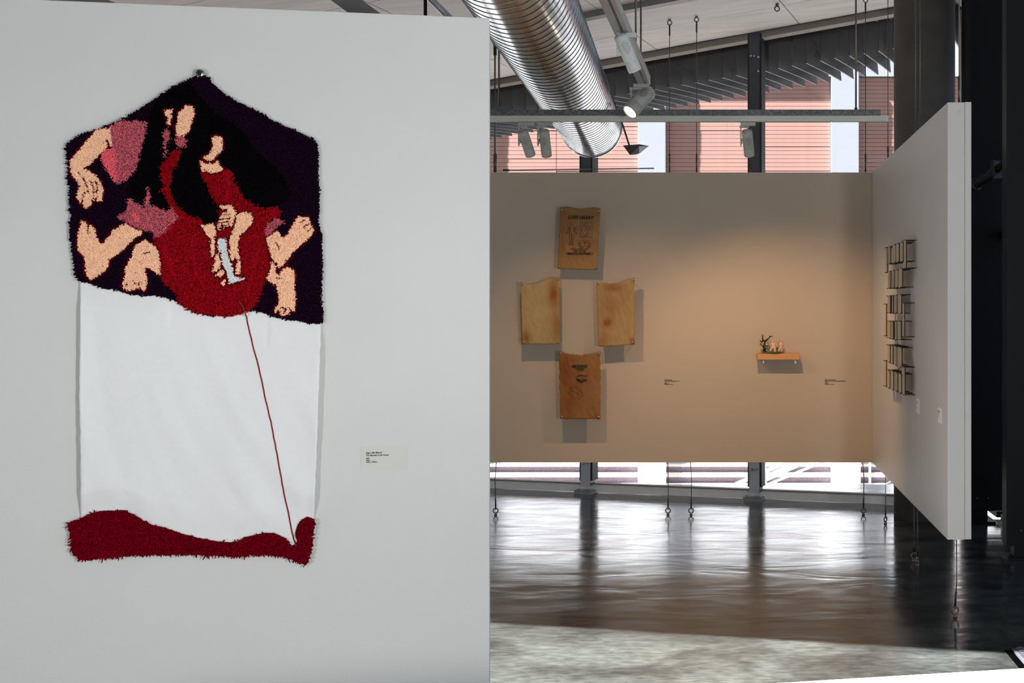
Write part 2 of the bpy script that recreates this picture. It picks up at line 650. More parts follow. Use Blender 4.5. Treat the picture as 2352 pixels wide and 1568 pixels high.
turned('screw_cover', [(0, .0016), (.007, .0012), (.009, 0), (0, 0)], P(2205, 256, DF + .001), (0, -1, 0), M['panel'], wall_right, 14)

# front left wall
LR = Vector((-0.915, 4.72, 0))
LU = Vector((0.9854, 0.1704, 0)).normalized()        # along the wall, to the right
LN = Vector((0.1704, -0.9854, 0)).normalized()       # out of its face
wl = box('wall_left', LR - LU * 1.75 - LN * .075 + UP * (ZT / 2), (3.5, .15, ZT), M['wall'], None, (LU, -LN, UP), 0.004)
tag(wl, 'large white textured wall in the left foreground', kind='structure')


def LW(x, y, off=0.0):
    """point of the front left wall seen at pixel x, y, lifted off its face"""
    a = (x - CX) / FPX
    c = (CY - y) / FPX
    t = (off + LN.x * LR.x + LN.y * LR.y) / (LN.x * a + LN.y)
    if isinstance(t, np.ndarray):
        return np.stack([a * t, t, EYE + c * t], axis=-1)
    return Vector((a * t, t, EYE + c * t))


# ---- round column and right glazing
bm = bmesh.new()
zc = ceil_z(1.66, 9.95)
lathe(bm, [(0, 0), (.25, 0), (.25, 1.2), (.25, 2.6), (.25, zc), (0, zc)], (1.66, 9.95, 0), UP, 48)
tag(from_bm('column', bm, M['column']), 'round dark concrete column behind the right exhibition wall', 'column')
cp = (2.10, 10.43)
tag(box('trim_6', (cp[0], cp[1], 2.15), (.10, .10, 4.3), M['beam'], None, None, .004), 'grey corner post where the two glazings meet', kind='structure')


def right_post(y, label):
    e = empty('window_post', (2.16, y, 0), label, 'window post', 'black posts of the right glazing')
    box('blade', (2.165, y, 2.2), (.47, .13, 4.2), M['black'], e, None, .003)
    box('foot', (2.05, y, .05), (.13, .11, .1), M['black'], e)
    box('foot_plate', (2.05, y, .010), (.24, .2, .018), M['black'], e)
    for dx in (-.14, -.05):
        turned('bolt', [(0, .014), (.010, .012), (.013, 0), (0, 0)], (2.165 + dx, y - .065, .20), (0, -1, 0), M['dark'], e, 10)


right_post(9.70, 'black steel window post farther away beside the right wall')
right_post(8.28, 'black steel window post nearest, at the right edge of the picture')
for k, (y0, y1) in enumerate(((8.35, 9.63), (9.77, 10.38))):
    w = empty('window_%d' % (6 + k), (2.22, y0, 0), kind='structure')
    box('pane', (2.24, (y0 + y1) / 2, 2.1), (.01, y1 - y0, 4.0), M['glass'], w)
    box('bottom_rail', (2.24, (y0 + y1) / 2, .05), (.05, y1 - y0, .05), M['black'], w)
    box('mid_rail', (2.24, (y0 + y1) / 2, 2.30), (.06, y1 - y0, .06), M['black'], w)
# diagonal brace
b0, b1 = P(2228, 432, 9.48), P(2372, 332, 8.75)
br = empty('diagonal_brace', b0, 'glossy black tubular brace crossing the right window posts', 'brace')
dv = (b1 - b0).normalized()
tube('tube', [b0, b1], .030, M['black'], br, 18)
p2, p3 = b0 + dv * .10, b0 + dv * .34
turned('sleeve', [(0, 0), (.043, 0), (.045, .01), (.045, .25), (.043, .26), (0, .26)], p2, dv, M['blackgloss'], br, 24)
cu_, cw_, _ = frame(dv)
box('clamp', p3 + dv * .03, (.03, .14, .07), M['dark'], br, (dv, (UP - dv * UP.dot(dv)).normalized(), dv.cross(UP).normalized()), .005)
turned('collar', [(0, 0), (.05, 0), (.05, .03), (0, .03)], p2 - dv * .03, dv, M['dark'], br, 20)

# ---- side and rear of the room (out of the picture, they close the room)
tag(box('wall_side', (-7.55, 4.0, 1.5), (.15, 15.4, 3.0), M['room']), 'plain side wall of the hall on the left', kind='structure')
tag(box('wall_rear', (-2.4, -3.7, .45), (5.6, .15, .9), M['room']), 'low parapet wall under the rear window', kind='structure')
for y in (-3.6, -0.4, 3.0, 6.2):
    tag(box('trim_post', (2.2, y, 2.1), (.12, .12, 4.2), M['black']), 'black post of the near right glazing', kind='structure')

# ---- ribbed plate and dark slot in the floor
tag(box('floor_slot', (1.425, 5.2, .0015), (.036, 1.66, .003), M['slot']), 'dark narrow slot in the floor beside the ribbed plate', 'floor joint')
e = empty('ribbed_plate', (1.7, 5.6, 0), 'pale ribbed metal floor plate at the lower right corner', 'floor plate')
box('plate_base', (1.70, 5.2, .006), (.51, 1.66, .012), M['plate'], e)
bm = bmesh.new()
for i in range(56):
    y = 4.40 + i * .0295
    for j in range(9):
        x = 1.46 + j * .058
        tb(bm, [(x, y, .012), (x + .029, y + .016, .015), (x + .058, y, .012)], .0055, 5, False)
tag(from_bm('ribs', bm, M['plate'], e), kind='stuff')

# ---- white plinth in the bottom right foreground
pd = Vector((.523, .10, 0)).normalized()
pn = Vector((pd.y, -pd.x, 0))
pc = Vector((.149, 2.59, 0)) + pd * .35 + pn * .30
pe = empty('plinth', pc, 'sunlit white plinth in the bottom right foreground', 'plinth')
box('body', pc + UP * .42, (1.5, .60, .84), M['plinth'], pe, (pd, -pn, UP), .003)
box('top', pc + UP * .87, (1.52, .62, .06), M['plinth'], pe, (pd, -pn, UP), .003)

# ------------------------------------------------------------------ outside: pink building
BY = 30.0
bld = empty('pink_building', (0, BY + 2, -3.2), 'pink clad building with white pilasters across the way', 'building')


def bpx(x):
    return (x - CX) / FPX * BY


def bz(y):
    return EYE + (CY - y) / FPX * BY


ztop = bz(178)
pil = [bpx(1467) + i * (bpx(1908) - bpx(1467)) for i in range(-3, 4)]
pw = bpx(1530) - bpx(1467)
box('wall', (0, BY + 1.5, (ztop - 3.2) / 2 + 1.3), (pil[-1] - pil[0] + 8, 2.96, ztop + 3.2 - 2.6), M['pinkback'], bld)
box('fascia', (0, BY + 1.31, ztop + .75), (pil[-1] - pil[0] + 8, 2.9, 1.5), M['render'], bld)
box('cornice', (0, BY - .08, ztop + .03), (pil[-1] - pil[0] + 8, .10, .06), M['dark'], bld)
for xq in pil:
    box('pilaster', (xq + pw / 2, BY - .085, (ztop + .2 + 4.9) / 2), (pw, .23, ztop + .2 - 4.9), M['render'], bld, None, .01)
    box('pilaster_glare', (xq + pw / 2, BY - .088, (4.89 - 3.2) / 2), (pw + .01, .235, 4.89 + 3.2), M['white_glare'], bld, None, .01)  # lower part of the same pilaster, whitened as if overexposed
# cladding boards, half a bay wide, each its own piece; shared mesh
bay = pil[1] - pil[0] - pw
bw = bay / 2 - .012
bh = 0.1005
bm = bmesh.new()
bx(bm, (0, 0, 0), (bw, .03, bh - .009))
me_board = bpy.data.meshes.new('board')
bm.to_mesh(me_board)
bm.free()
me_board.materials.append(M['pink'])
nrow = 27
for xq in pil[1:-1]:
    for h in (0, 1):
        for r in range(nrow):
            o = bpy.data.objects.new('board', me_board)
            o.location = (xq + pw + bay * (.25 + .5 * h), BY + random.uniform(-.004, .004), ztop - .01 - bh * (r + .5))
            link(o, bld)
    zt_ = ztop - .01 - bh * nrow
    box('lower_wall', (xq + pw + bay / 2, BY + .0, (zt_ + bz(1066)) / 2), (bay - .01, .05, zt_ - bz(1066)), M['pink'], bld)
    box('reflection_band', (xq + pw + bay / 2, BY - .03, (4.85 + bz(1066)) / 2), (bay - .01, .04, 4.85 - bz(1066)), M['band'], bld)  # unseen pale band, added to whiten the floor's reflection
    # the slatted foot of the building
    box('void', (xq + pw + bay / 2, BY + .05, -2.6), (bay - .01, .05, 1.2), M['void'], bld)
    for (y0, y1) in ((1064, 1070), (1083.5, 1094), (1108, 1124), (1134, 1150)):
        z0, z1 = bz(y1), bz(y0)
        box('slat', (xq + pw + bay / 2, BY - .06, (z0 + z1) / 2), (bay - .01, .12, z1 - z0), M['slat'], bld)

# stair railing outside, in front of the building
sr = empty('stair_railing', P(1800, 1100, 17) - UP * .3, 'white sloping stair railing outside below the rear window', 'railing')
for (xa, ya, xb, yb, w) in ((1690, 1112, 1818, 1056, .05), (1700, 1124, 1850, 1056, .09), (1725, 1128, 1900, 1056, .03)):
    a, b = P(xa, ya, 17), P(xb, yb, 17)
    d = (b - a).normalized()
    box('handrail', (a + b) / 2, ((b - a).length, .05, w), M['rail'], sr, (d, Vector((0, 1, 0)), d.cross(Vector((0, 1, 0)))))
for xp in (1758,):
    box('rail_post', P(xp, 1112, 17.1), (.035, .035, .9), M['rail'], sr)
sr2 = empty('stair_railing', P(2000, 1110, 16.5), 'white railing with upright posts outside near the corner', 'railing')
for xp in (1974, 1998):
    box('rail_post', P(xp, 1096, 16.5), (.03, .03, .75), M['rail'], sr2)
for (xa, ya, xb, yb, w) in ((1985, 1140, 2075, 1094, .04), (2000, 1148, 2075, 1110, .1)):
    a, b = P(xa, ya, 16.6), P(xb, yb, 16.6)
    d = (b - a).normalized()
    box('handrail', (a + b) / 2, ((b - a).length, .05, w), M['rail'], sr2, (d, Vector((0, 1, 0)), d.cross(Vector((0, 1, 0)))))

# sunshade: deep dark blades hung under the eave, outside the glass
shade = empty('sunshade', G(1.5, -.3, 3.9), 'row of deep dark sunshade blades under the eave outside', 'sunshade')
bm = bmesh.new()
prof = [(0.0, -.30), (0.6, -.235), (1.3, -.16), (1.99, -.095), (1.93, -.01), (1.86, .08), (1.80, .18), (1.78, .36), (1.2, .25), (0, .02)]
aa = [bm.verts.new(O * k + UP * z - T * .006) for k, z in prof]
ab = [bm.verts.new(O * k + UP * z + T * .006) for k, z in prof]
bm.faces.new(aa)
bm.faces.new(ab[::-1])
for i in range(len(prof)):
    j = (i + 1) % len(prof)
    bm.faces.new((aa[j], aa[i], ab[i], ab[j]))
bmesh.ops.recalc_face_normals(bm, faces=bm.faces)
me_blade = bpy.data.meshes.new('blade')
bm.to_mesh(me_blade)
bm.free()
me_blade.materials.append(M['blade'])
s = -2.6
while s < 4.9:
    q = G(s, -.16)
    q.z = ceil_z(q.x, q.y) - .01
    o = bpy.data.objects.new('blade', me_blade)
    o.location = q
    link(o, shade)
    s += .1315
q = [G(-2.9, -.1), G(5.0, -.1), G(5.0, -2.0), G(-2.9, -2.0)]
dzs = (.02, .02, .36, .36)
prism('canopy', [Vector((v.x, v.y, ceil_z(v.x, v.y) + dz)) for v, dz in zip(q, dzs)], (0, 0, .08), M['blade'], shade)

# ------------------------------------------------------------------ spiral duct
DZ = 10.9
dc = P(1359, 292, DZ)
dax = Vector((0.029, -1, 0)).normalized()            # toward the camera
dlen, dR, pitch = 6.6, .270, .100
prf = [(0, 0), (.02, 0), (.45, 0), (.87, 0), (.90, 0), (.915, .0028), (.96, .0028), (.975, 0)]
segs = 72
nt_ = int(dlen / pitch)
vs, fs = [], []
u_ = Vector((0, 0, 1))
w_ = dax.cross(u_).normalized()
nr = 0
for t in range(nt_):
    for f_, h_ in prf:
        for k in range(segs):
            th = 2 * PI * k / segs
            a = max(0.0, min(dlen, (t + f_ + k / segs) * pitch))
            vs.append(dc + dax * a + (u_ * math.cos(th) + w_ * math.sin(th)) * (dR + h_))
        nr += 1
np_ = len(prf)
for r in range(nr - 1):
    for k in range(segs):
        if k < segs - 1:
            fs.append((r * segs + k, r * segs + k + 1, (r + 1) * segs + k + 1, (r + 1) * segs + k))
        else:   # the helix seam: one full pitch farther
            r2 = r + np_
            if r2 + 1 < nr:
                fs.append((r * segs + k, r2 * segs, (r2 + 1) * segs, (r + 1) * segs + k))
duct = empty('spiral_duct', dc, 'large spiral-wound galvanised ventilation duct under the ceiling', 'air duct')
from_py('pipe', vs, fs, M['duct'], duct, True)
turned('end_cap', [(0, -.012), (.22, -.012), (.274, -.004), (.280, .02), (.280, .055), (.270, .06)], dc - dax * .0, dax, M['duct'], duct, 64)
for k, a in enumerate((1.2, 3.6)):
    p = dc + dax * a
    tube('hanger', [p + UP * .268, Vector((p.x, p.y, ceil_z(p.x, p.y)))], .005, M['steel'], duct, 6)
# small marks printed on its side
st = dc + dax * 1.75
for ch, da in (('N', 0.0), ('Z', -.09)):
    th = math.radians(118)
    rd = u_ * math.cos(th) + w_ * math.sin(th) if (w_.x > 0) else u_ * math.cos(th) - w_ * math.sin(th)
    tg = dax.cross(rd).normalized()
    text_mesh('stencil', ch, .10, st + dax * da + rd * .277, -dax, tg if tg.z > 0 else -tg, M['ink'], duct, bold=.004)

# ------------------------------------------------------------------ lamp bar, tracks, spotlights
BARD = 8.0
bxl, bxr = (1050 - CX) / FPX * BARD, (2022 - CX) / FPX * BARD
zb0, zb1 = P(0, 266, BARD).z, P(0, 252.5, BARD).z
bar = empty('lighting_bar', ((bxl + bxr) / 2, BARD, zb0), 'long speckled galvanised lighting bar hung across the room', 'lighting bar')
box('channel', ((bxl + bxr) / 2, BARD, (zb0 + zb1) / 2), (bxr - bxl, .042, zb1 - zb0), M['galv'], bar, None, .002)
xr2 = (2040 - CX) / FPX * BARD
zt0 = P(0, 280, BARD).z
box('track', ((bxl + xr2) / 2, BARD, (zb0 + zt0) / 2), (xr2 - bxl, .034, zb0 - zt0 - .001), M['track'], bar, None, .002)
for xpx in (1146, 1472, 1966):
    p = P(xpx, 252, BARD)
    tube('hanging_rod', [p, Vector((p.x, p.y, ceil_z(p.x, p.y) - .03))], .0062, M['steel'], bar, 8)
    turned('nut', [(0, 0), (.011, 0), (.011, .014), (0, .014)], p, UP, M['steel'], bar, 6)


def spot(name, label, base, d, dia, ln, m, energy=0, cone=70, lit=False, group=None, drop=.10, side=-1, col=(1, .70, .42), knob=True):
    """a track spotlight: adapter and arm from base, head pointing along d"""
    d = Vector(d).normalized()
    base = Vector(base)
    e = empty(name, base, label, 'spotlight', group)
    u, w, _ = frame(d)
    r = dia / 2
    hc = base - UP * drop            # pivot of the head
    back = hc - d * ln * .42
    box('track_adapter', base - UP * .012, (.10, .03, .024), m, e, None, .003)
    sx = Vector((side, 0, 0))
    bm = bmesh.new()
    bx(bm, base + sx * (r + .012) * .5 - UP * .03, (r + .03, .018, .012), None, .002)
    bx(bm, base + sx * (r + .012) - UP * (drop * .5 + .03), (.008, .028, drop), None, .002)
    from_bm('bracket', bm, m, e)
    turned('head', [(0, .004), (r * .55, .004), (r * .55, -.006), (r * .60, -.006), (r * .60, .0), (r * .90, 0), (r, .008), (r, ln * .68),
                    (r * .985, ln * .685), (r, ln * .69), (r, ln - .004), (r * .97, ln), (r * .90, ln), (r * .86, ln - .012),
                    (r * .80, ln - .03), (0, ln - .03)], back, d, m, e, 32)
    turned('pivot', [(0, 0), (.016, 0), (.016, .012), (0, .012)], hc + sx * (r + .002), sx, m, e, 14)
    # vent holes: a patch of small dark discs
    bm = bmesh.new()
    vdir = (Vector((0, -1, .25)) - d * Vector((0, -1, .25)).dot(d)).normalized()
    vt = d.cross(vdir).normalized()
    nh = 8
    for i in range(nh):
        for j in range(-3, 4):
            if abs(j) > 3 - max(0, abs(i - (nh - 1) / 2) - 2.2) * 1.4:
                continue
            al = (j + (.5 if i % 2 else 0)) * .16
            if abs(al) > .55:
                continue
            nn = vdir * math.cos(al) + vt * math.sin(al)
            p = back + d * (ln * (.16 + .045 * i)) + nn * (r + .0006)
            k0 = [bm.verts.new(p + (d * math.cos(q) + nn.cross(d) * math.sin(q)) * r * .055) for q in [0, 1.05, 2.1, 3.14, 4.19, 5.24]]
            bm.faces.new(k0)
    bmesh.ops.recalc_face_normals(bm, faces=bm.faces)
    tag(from_bm('vent_holes', bm, M['hole'], e), kind='stuff')
    if lit:
        turned('lens', [(0, 0), (r * .84, 0), (r * .84, -.006), (0, -.006)], back + d * (ln - .006), d, M['lens'], e, 28)
    if energy:
        ld = bpy.data.lights.new('lamp_light', 'SPOT')
        ld.energy = energy
        ld.spot_size = math.radians(cone)
        ld.spot_blend = .75
        ld.shadow_soft_size = r * .35
        ld.color = col
        lo = bpy.data.objects.new('lamp_light', ld)
        lo.location = back + d * (ln + .01)
        lo.rotation_euler = d.to_track_quat('-Z', 'Y').to_euler()
        link(lo, e)
    return e


zz = zt0
spot('spotlight', 'leftmost small grey spotlight under the lighting bar', P(1208, 281, BARD), (.20, .56, -.80), .070, .185, M['lampg'], 60, 96, drop=.125, col=(1, .64, .37))
spot('spotlight', 'second small grey spotlight under the lighting bar, beside the duct', P(1252, 281, BARD), (.02, .56, -.82), .070, .185, M['lampg'], 9, 96, drop=.125, col=(1, .64, .37))
spot('spotlight', 'lone small grey spotlight under the bar in front of the window post', P(1718, 281, BARD), (.10, .62, -.78), .070, .185, M['lampg'], 110, 90, drop=.125, col=(1, .63, .34))

# track running toward the camera
te, tn = P(1474, 190, 7.74), None
ZTR = te.z
tpx = [(te.x - .0, 7.72), (te.x - .06, 4.32)]
trk = empty('light_track', (te.x, 7.7, ZTR), 'pale lighting track running back from the lit spotlight', 'lighting track')
a, b = Vector((tpx[0][0], tpx[0][1], ZTR)), Vector((tpx[1][0], tpx[1][1], ZTR))
d = (b - a).normalized()
sd = d.cross(UP)
box('rail', (a + b) / 2, ((b - a).length, .036, .034), M['trackw'], trk, (d, sd, UP), .002)
box('side_channel', (a + b) / 2 - sd * .045 + UP * .010, ((b - a).length, .022, .05), M['trackw'], trk, (d, sd, UP), .002)
for t in (.12, .55, .9):
    p = a + (b - a) * t
    tube('hanging_rod', [p + UP * .01, Vector((p.x, p.y, ceil_z(p.x, p.y) + .02))], .006, M['steel'], trk, 8)
spot('spotlight', 'large grey spotlight with a glowing lens above the bar', a + d * .03 - UP * .017 - sd * .0, (-.50, -.42, -.66), .104, .22, M['lampg'],
     26, 80, True, drop=.10, side=-1)
pu = a + (b - a) * ((7.72 - 6.28) / 3.4) - UP * .017 - sd * .045
spot('spotlight', 'white spotlight with vent holes, highest beside the duct', pu, (.34, .34, -.80), .072, .20, M['lamp'], 18, 75, drop=.09, side=-1)

# floodlight on an angled arm near the window
f0 = P(1461, 343, 10.35)
fe = empty('floodlight', f0, 'black wedge-shaped floodlight on a thin arm by the window', 'floodlight')
fx = Vector((1, 0, 0))
body = [P(1432, 334, 10.2), P(1466, 331, 10.45), P(1490, 335, 10.45), P(1447, 355, 10.2), P(1468, 352, 10.3)]
vs = [P(1431, 334, 10.25), P(1468, 331, 10.6), P(1491, 335, 10.5), P(1468, 336, 10.2), P(1447, 356, 10.3), P(1468, 353, 10.3), P(1470, 344, 10.55)]
bm = bmesh.new()
for v in vs:
    bm.verts.new(v)
bmesh.ops.convex_hull(bm, input=bm.verts)
from_bm('housing', bm, M['flood'], fe)
tube('arm', [P(1446, 336, 10.42), P(1432, 292, 10.45), P(1428, 281, 10.5)], .008, M['dark'], fe, 8)
# thin rail above the back wall
def GP(x, y, m):
    a, c = (x - CX) / FPX, (CY - y) / FPX
    t = (O.dot(G0) - m) / (O.x * a + O.y)
    return Vector((a * t, t, EYE + c * t))


ra_, rb_ = GP(1158, 391, .135), GP(1502, 386.5, .135)
rl = empty('thin_rail', (ra_ + rb_) / 2, 'thin horizontal metal rail just above the back wall', 'rail')
tube('rod', [ra_, rb_], .006, M['beam'], rl, 8)
tube('end_sleeve', [ra_ - Vector((.01, 0, 0)), ra_ + Vector((.05, 0, 0))], .012, M['dark'], rl, 8)

# ------------------------------------------------------------------ suspension cables and floor eyes
def eye_bolt(p, nrm, label, scale=1.0):
    p = Vector((p[0], p[1], 0))
    e = empty('eye_bolt', p, label, 'eye bolt', 'floor eye bolts under the hanging walls')
    turned('collar', [(0, 0), (.013, 0), (.013, .006), (.009, .010), (.009, .016), (0, .016)], p, UP, M['eye'], e, 14)
    bm = bmesh.new()
    torus(bm, p + UP * .037, .0195, .0052, nrm, 24, 8)
    from_bm('ring', bm, M['eye'], e)
    return p + UP * .0565


def cable(pts, label, r=.0042, group=None, sleeve=True, top=False):
    pts = [Vector(p) for p in pts]
    e = empty('cable', pts[-1], label, 'cable', group)
    tube('wire', pts, r, M['steel'], e, 6)
    if sleeve:
        d = (pts[-2] - pts[-1]).normalized()
        tube('sleeve', [pts[-1] + d * .005, pts[-1] + d * .085], r * 1.75, M['dark'], e, 8)
        bm = bmesh.new()
        torus(bm, pts[-1] - d * .004, .009, .003, Vector((1, 0, 0)) if abs(d.z) > .5 else UP, 14, 6)
        from_bm('loop', bm, M['steel'], e)
    return e


GC = 'tie cables below the hanging walls'
names = ('left end of the back wall', 'left side of the middle of the back wall', 'right side of the middle of the back wall', 'right end of the back wall')
for (x, wob), nm in zip(((1137, -.012), (1534, .004), (1587, .008), (1984, .010)), names):
    X = (x - CX) / FPX * DB
    top = eye_bolt((X, DB + .03), (0.15, -1, 0), 'steel floor eye bolt below the ' + nm)
    cable([(X - wob * .6, DB + .03, ZB + .01), (X + wob * .5 * (1 if x > 1140 else 1), DB + .03, .3), (X, DB + .03, top.z)],
          'short steel tie cable below the ' + nm, .0036, GC)
XM = XR + .06
for (y, wob, nm) in ((9.62, .0, 'far end of the right wall'), (8.18, .0, 'far side of the middle of the right wall'),
                     (8.03, .0, 'near side of the middle of the right wall'), (6.69, .0, 'near end of the right wall')):
    nr_ = {9.62: (.75, -.65, 0), 8.18: (.1, -1, 0), 8.03: (.85, -.45, 0), 6.69: (.1, -1, 0)}[y]
    top = eye_bolt((XM - (0 if y > 6.8 else .008), y), nr_, 'steel floor eye bolt below the ' + nm)
    cable([(XM, y, ZB + .01), (XM + .001, y, .2), (top.x, y, top.z)], 'short steel tie cable below the ' + nm, .0034, GC)
GU = 'suspension cables above the hanging walls'


def hang(X, Y, label, r=.0036, eye=True):
    zt = ceil_z(X, Y) - .03
    e = empty('suspension_cable', (X, Y, ZT), label, 'cable', GU)
    tube('wire', [(X, Y, ZT - .005), (X, Y, zt - .04)], r, M['steel'], e, 6)
    tube('turnbuckle', [(X, Y, ZT + .01), (X, Y, ZT + .16)], r * 1.9, M['steel'], e, 8)
    tube('end_sleeve', [(X, Y, zt - .13), (X, Y, zt - .04)], r * 1.9, M['dark'], e, 8)
    if eye:
        bm = bmesh.new()
        torus(bm, (X, Y, zt - .022), .018, .005, (.2, -1, 0), 18, 6)
        tb(bm, [(X, Y, zt - .006), (X, Y, zt + .02)], .012, 8)
        from_bm('ceiling_eye', bm, M['eye'], e)


for x, nm in ((1137, 'thick suspension cable above the left end of the back wall'), (1538, 'first of two thin suspension cables above the middle of the back wall'),
              (1600, 'second of two thin suspension cables above the middle of the back wall'), (1988, 'suspension cable above the right end of the back wall')):
    hang((x - CX) / FPX * (DB + .05), DB + .05, nm, .0075 if x == 1137 else .0036)
for y, nm in ((9.62, 'suspension cable above the far end of the right wall'), (8.24, 'suspension cable before the round column, farther of a pair'),
              (8.05, 'suspension cable before the round column, nearer of a pair'), (6.72, 'suspension cable above the near end of the right wall')):
    hang(XM + .02, y, nm, .0036)
X, Y = .445, 9.95
bm = bmesh.new()
zc = ceil_z(X, Y) - .03
torus(bm, (X, Y, zc - .035), .02, .006, (.2, -1, 0), 20, 8)
tb(bm, [(X, Y, zc - .012), (X, Y, zc + .012)], .015, 10)
tag(from_bm('ceiling_eye_bolt', bm, M['eye']), 'empty eye bolt fixed to the ceiling boards', 'eye bolt')
# pipe and fittings seen over the left wall
vp = P(977, 20, 7.6)
tag(tube('conduit', [Vector((vp.x, vp.y, 2.9)), Vector((vp.x, vp.y, ceil_z(vp.x, vp.y)))], .011, M['black'], None, 10), 'black vertical conduit rising behind the left wall', 'conduit')
a, b = P(930, -60, 7.9), P(1040, 48, 7.9)
tag(tube('bright_pipe', [a, b], .022, M['bolt'], None, 12), 'shiny slanting pipe above the top of the left wall', 'pipe')
a, b = P(740, -40, 6.6), P(850, 40, 6.6)
d = (b - a).normalized()
tag(box('ceiling_channel', (a + b) / 2, ((b - a).length + .3, .06, .1), M['beam'], None, (d, Vector((0, 1, 0)), d.cross(Vector((0, 1, 0)))), .002), 'grey ribbed channel slanting above the left wall', 'channel')

# ------------------------------------------------------------------ hanging textile on the left wall
A_, B_, C_, D_ = (140, 140, 4.6125), (440, 140, 4.6125), (140, 440, 4.6125), (440, 440, 4.6125)
E_, F_ = (140, 1120, 7.35), (440, 1120, 7.35)


def pg(*parts):
    out = []
    for org, pts in parts:
        out += [(org[0] + x / org[2], org[1] + y / org[2]) for x, y in pts]
    return np.array(out)


outline = pg((A_, [(1390, 190), (1200, 270), (1040, 385), (870, 490), (700, 600), (560, 660), (380, 730), (230, 780), (140, 830), (65, 890),
                   (70, 1000), (85, 1150), (80, 1270), (100, 1330), (95, 1480), (120, 1560)]),
             (C_, [(90, 200), (120, 240), (100, 330), (110, 500), (125, 640), (150, 780), (160, 910), (230, 945), (330, 970), (450, 1020), (600, 1030),
                   (720, 1080), (900, 1090), (1050, 1100), (1230, 1150), (1300, 1210), (1400, 1260)]),
             (D_, [(0, 1245), (60, 1275), (150, 1300), (250, 1305), (400, 1315), (500, 1290), (640, 1245), (760, 1280), (900, 1320), (1000, 1350),
                   (1100, 1355), (1240, 1385), (1340, 1395), (1390, 1375), (1395, 1290), (1375, 1150), (1385, 900), (1390, 780), (1380, 600),
                   (1385, 480), (1365, 420), (1345, 330), (1355, 170)]),
             (B_, [(1350, 1560), (1355, 1380), (1340, 1200), (1345, 1000), (1335, 890), (1300, 830), (1230, 810), (1120, 745), (1000, 700), (870, 640),
                   (740, 560), (620, 500), (500, 445), (380, 375), (270, 290), (215, 230), (190, 180), (100, 165), (60, 160)]))
black = pg((A_, [(1390, 210), (1190, 290), (1010, 420), (940, 560), (930, 640), (880, 900), (800, 1200), (740, 1260), (720, 1420)]),
           (C_, [(720, 60), (900, 220), (1150, 220), (1470, 330)]),
           (D_, [(110, 320), (130, 370), (260, 370), (300, 250), (500, 180), (700, 170), (830, 185), (920, 160), (1030, 90), (1060, 0)]),
           (B_, [(1060, 1400), (1000, 1250), (900, 1130), (760, 1010), (640, 900), (600, 800), (430, 640), (270, 560), (100, 380), (0, 250)]))
neck = pg((A_, [(1190, 950), (1290, 950), (1260, 1030), (1230, 1120), (1190, 1150), (1180, 1260), (1160, 1330), (1190, 1460), (1250, 1540)]),
          (C_, [(1330, 230), (1440, 290), (1300, 420), (1200, 330), (1180, 200), (1120, 60)]),
          (A_, [(1120, 1440), (1090, 1390), (1060, 1370), (1100, 1340), (1075, 1250), (1070, 1100), (1130, 1060)]))
bodyr = pg((C_, [(1000, 500), (1080, 460), (1180, 340), (1260, 290), (1300, 255), (1400, 275)]),
           (D_, [(0, 270), (110, 290), (130, 345), (250, 340), (285, 300), (295, 180), (440, 150), (640, 150), (800, 180), (870, 150), (940, 190), (960, 220),
                 (930, 280), (850, 300), (790, 340), (780, 450), (800, 560), (820, 650), (830, 740), (850, 800), (790, 900), (770, 960), (750, 1050),
                 (700, 1170), (640, 1245), (500, 1290), (400, 1315), (250, 1305), (60, 1275)]),
           (C_, [(1470, 1290), (1300, 1210), (1240, 1165), (1250, 1110), (1150, 1010), (1090, 950), (1060, 880), (1050, 780), (1050, 640), (1010, 570), (985, 520)]))
torso = pg((B_, [(110, 1160), (190, 1190), (330, 1160), (410, 1140), (440, 1200), (460, 1290), (520, 1370), (550, 1440), (600, 1490), (640, 1500)]),
           (D_, [(700, 170), (560, 240), (300, 220), (290, 170), (260, 110)]),
           (B_, [(210, 1400), (170, 1290), (110, 1230)]))
SK, RO, CO, RD, MA, PU, BK, WH, CR = 'skin', 'rose', 'coral', 'red', 'maroon', 'purple', 'black', 'white', 'crimson'
R = []          # (part name, yarn, polygon) in painter's order


def reg(name, yarn, org, pts, line=0):
    R.append((name, yarn, pg((org, pts)), line))


R.append(('purple_field', PU, outline, 0))
R.append(('black_hair_field', BK, black, 0))
R.append(('red_neck', RD, neck, 0))
R.append(('red_body', RD, bodyr, 0))
R.append(('red_torso', RD, torso, 0))
reg('crimson_fold', CR, B_, [(350, 1190), (405, 1150), (420, 1300), (410, 1500), (385, 1500), (375, 1320)])
reg('crimson_fold', CR, D_, [(0, 470), (30, 470), (40, 640), (70, 850), (130, 960), (200, 1040), (160, 1040), (60, 920), (10, 760)])
reg('crimson_fold', CR, D_, [(700, 620), (720, 640), (690, 780), (640, 970), (610, 990), (650, 860)])
reg('crimson_fold', CR, C_, [(1090, 560), (1130, 580), (1180, 720), (1200, 880), (1170, 860), (1100, 700)])
reg('upper_arm', SK, A_, [(535, 710), (380, 730), (330, 790), (220, 920), (100, 1060), (110, 1170), (140, 1230), (210, 1310), (190, 1370), (175, 1440), (200, 1490),
                          (250, 1540), (270, 1562), (310, 1540), (350, 1490), (385, 1400), (390, 1480), (440, 1485), (460, 1370), (430, 1280), (380, 1220),
                          (330, 1180), (240, 1130), (280, 1120), (380, 1030), (440, 970), (500, 920), (480, 830), (510, 840), (520, 900), (555, 905), (540, 780)], 1)
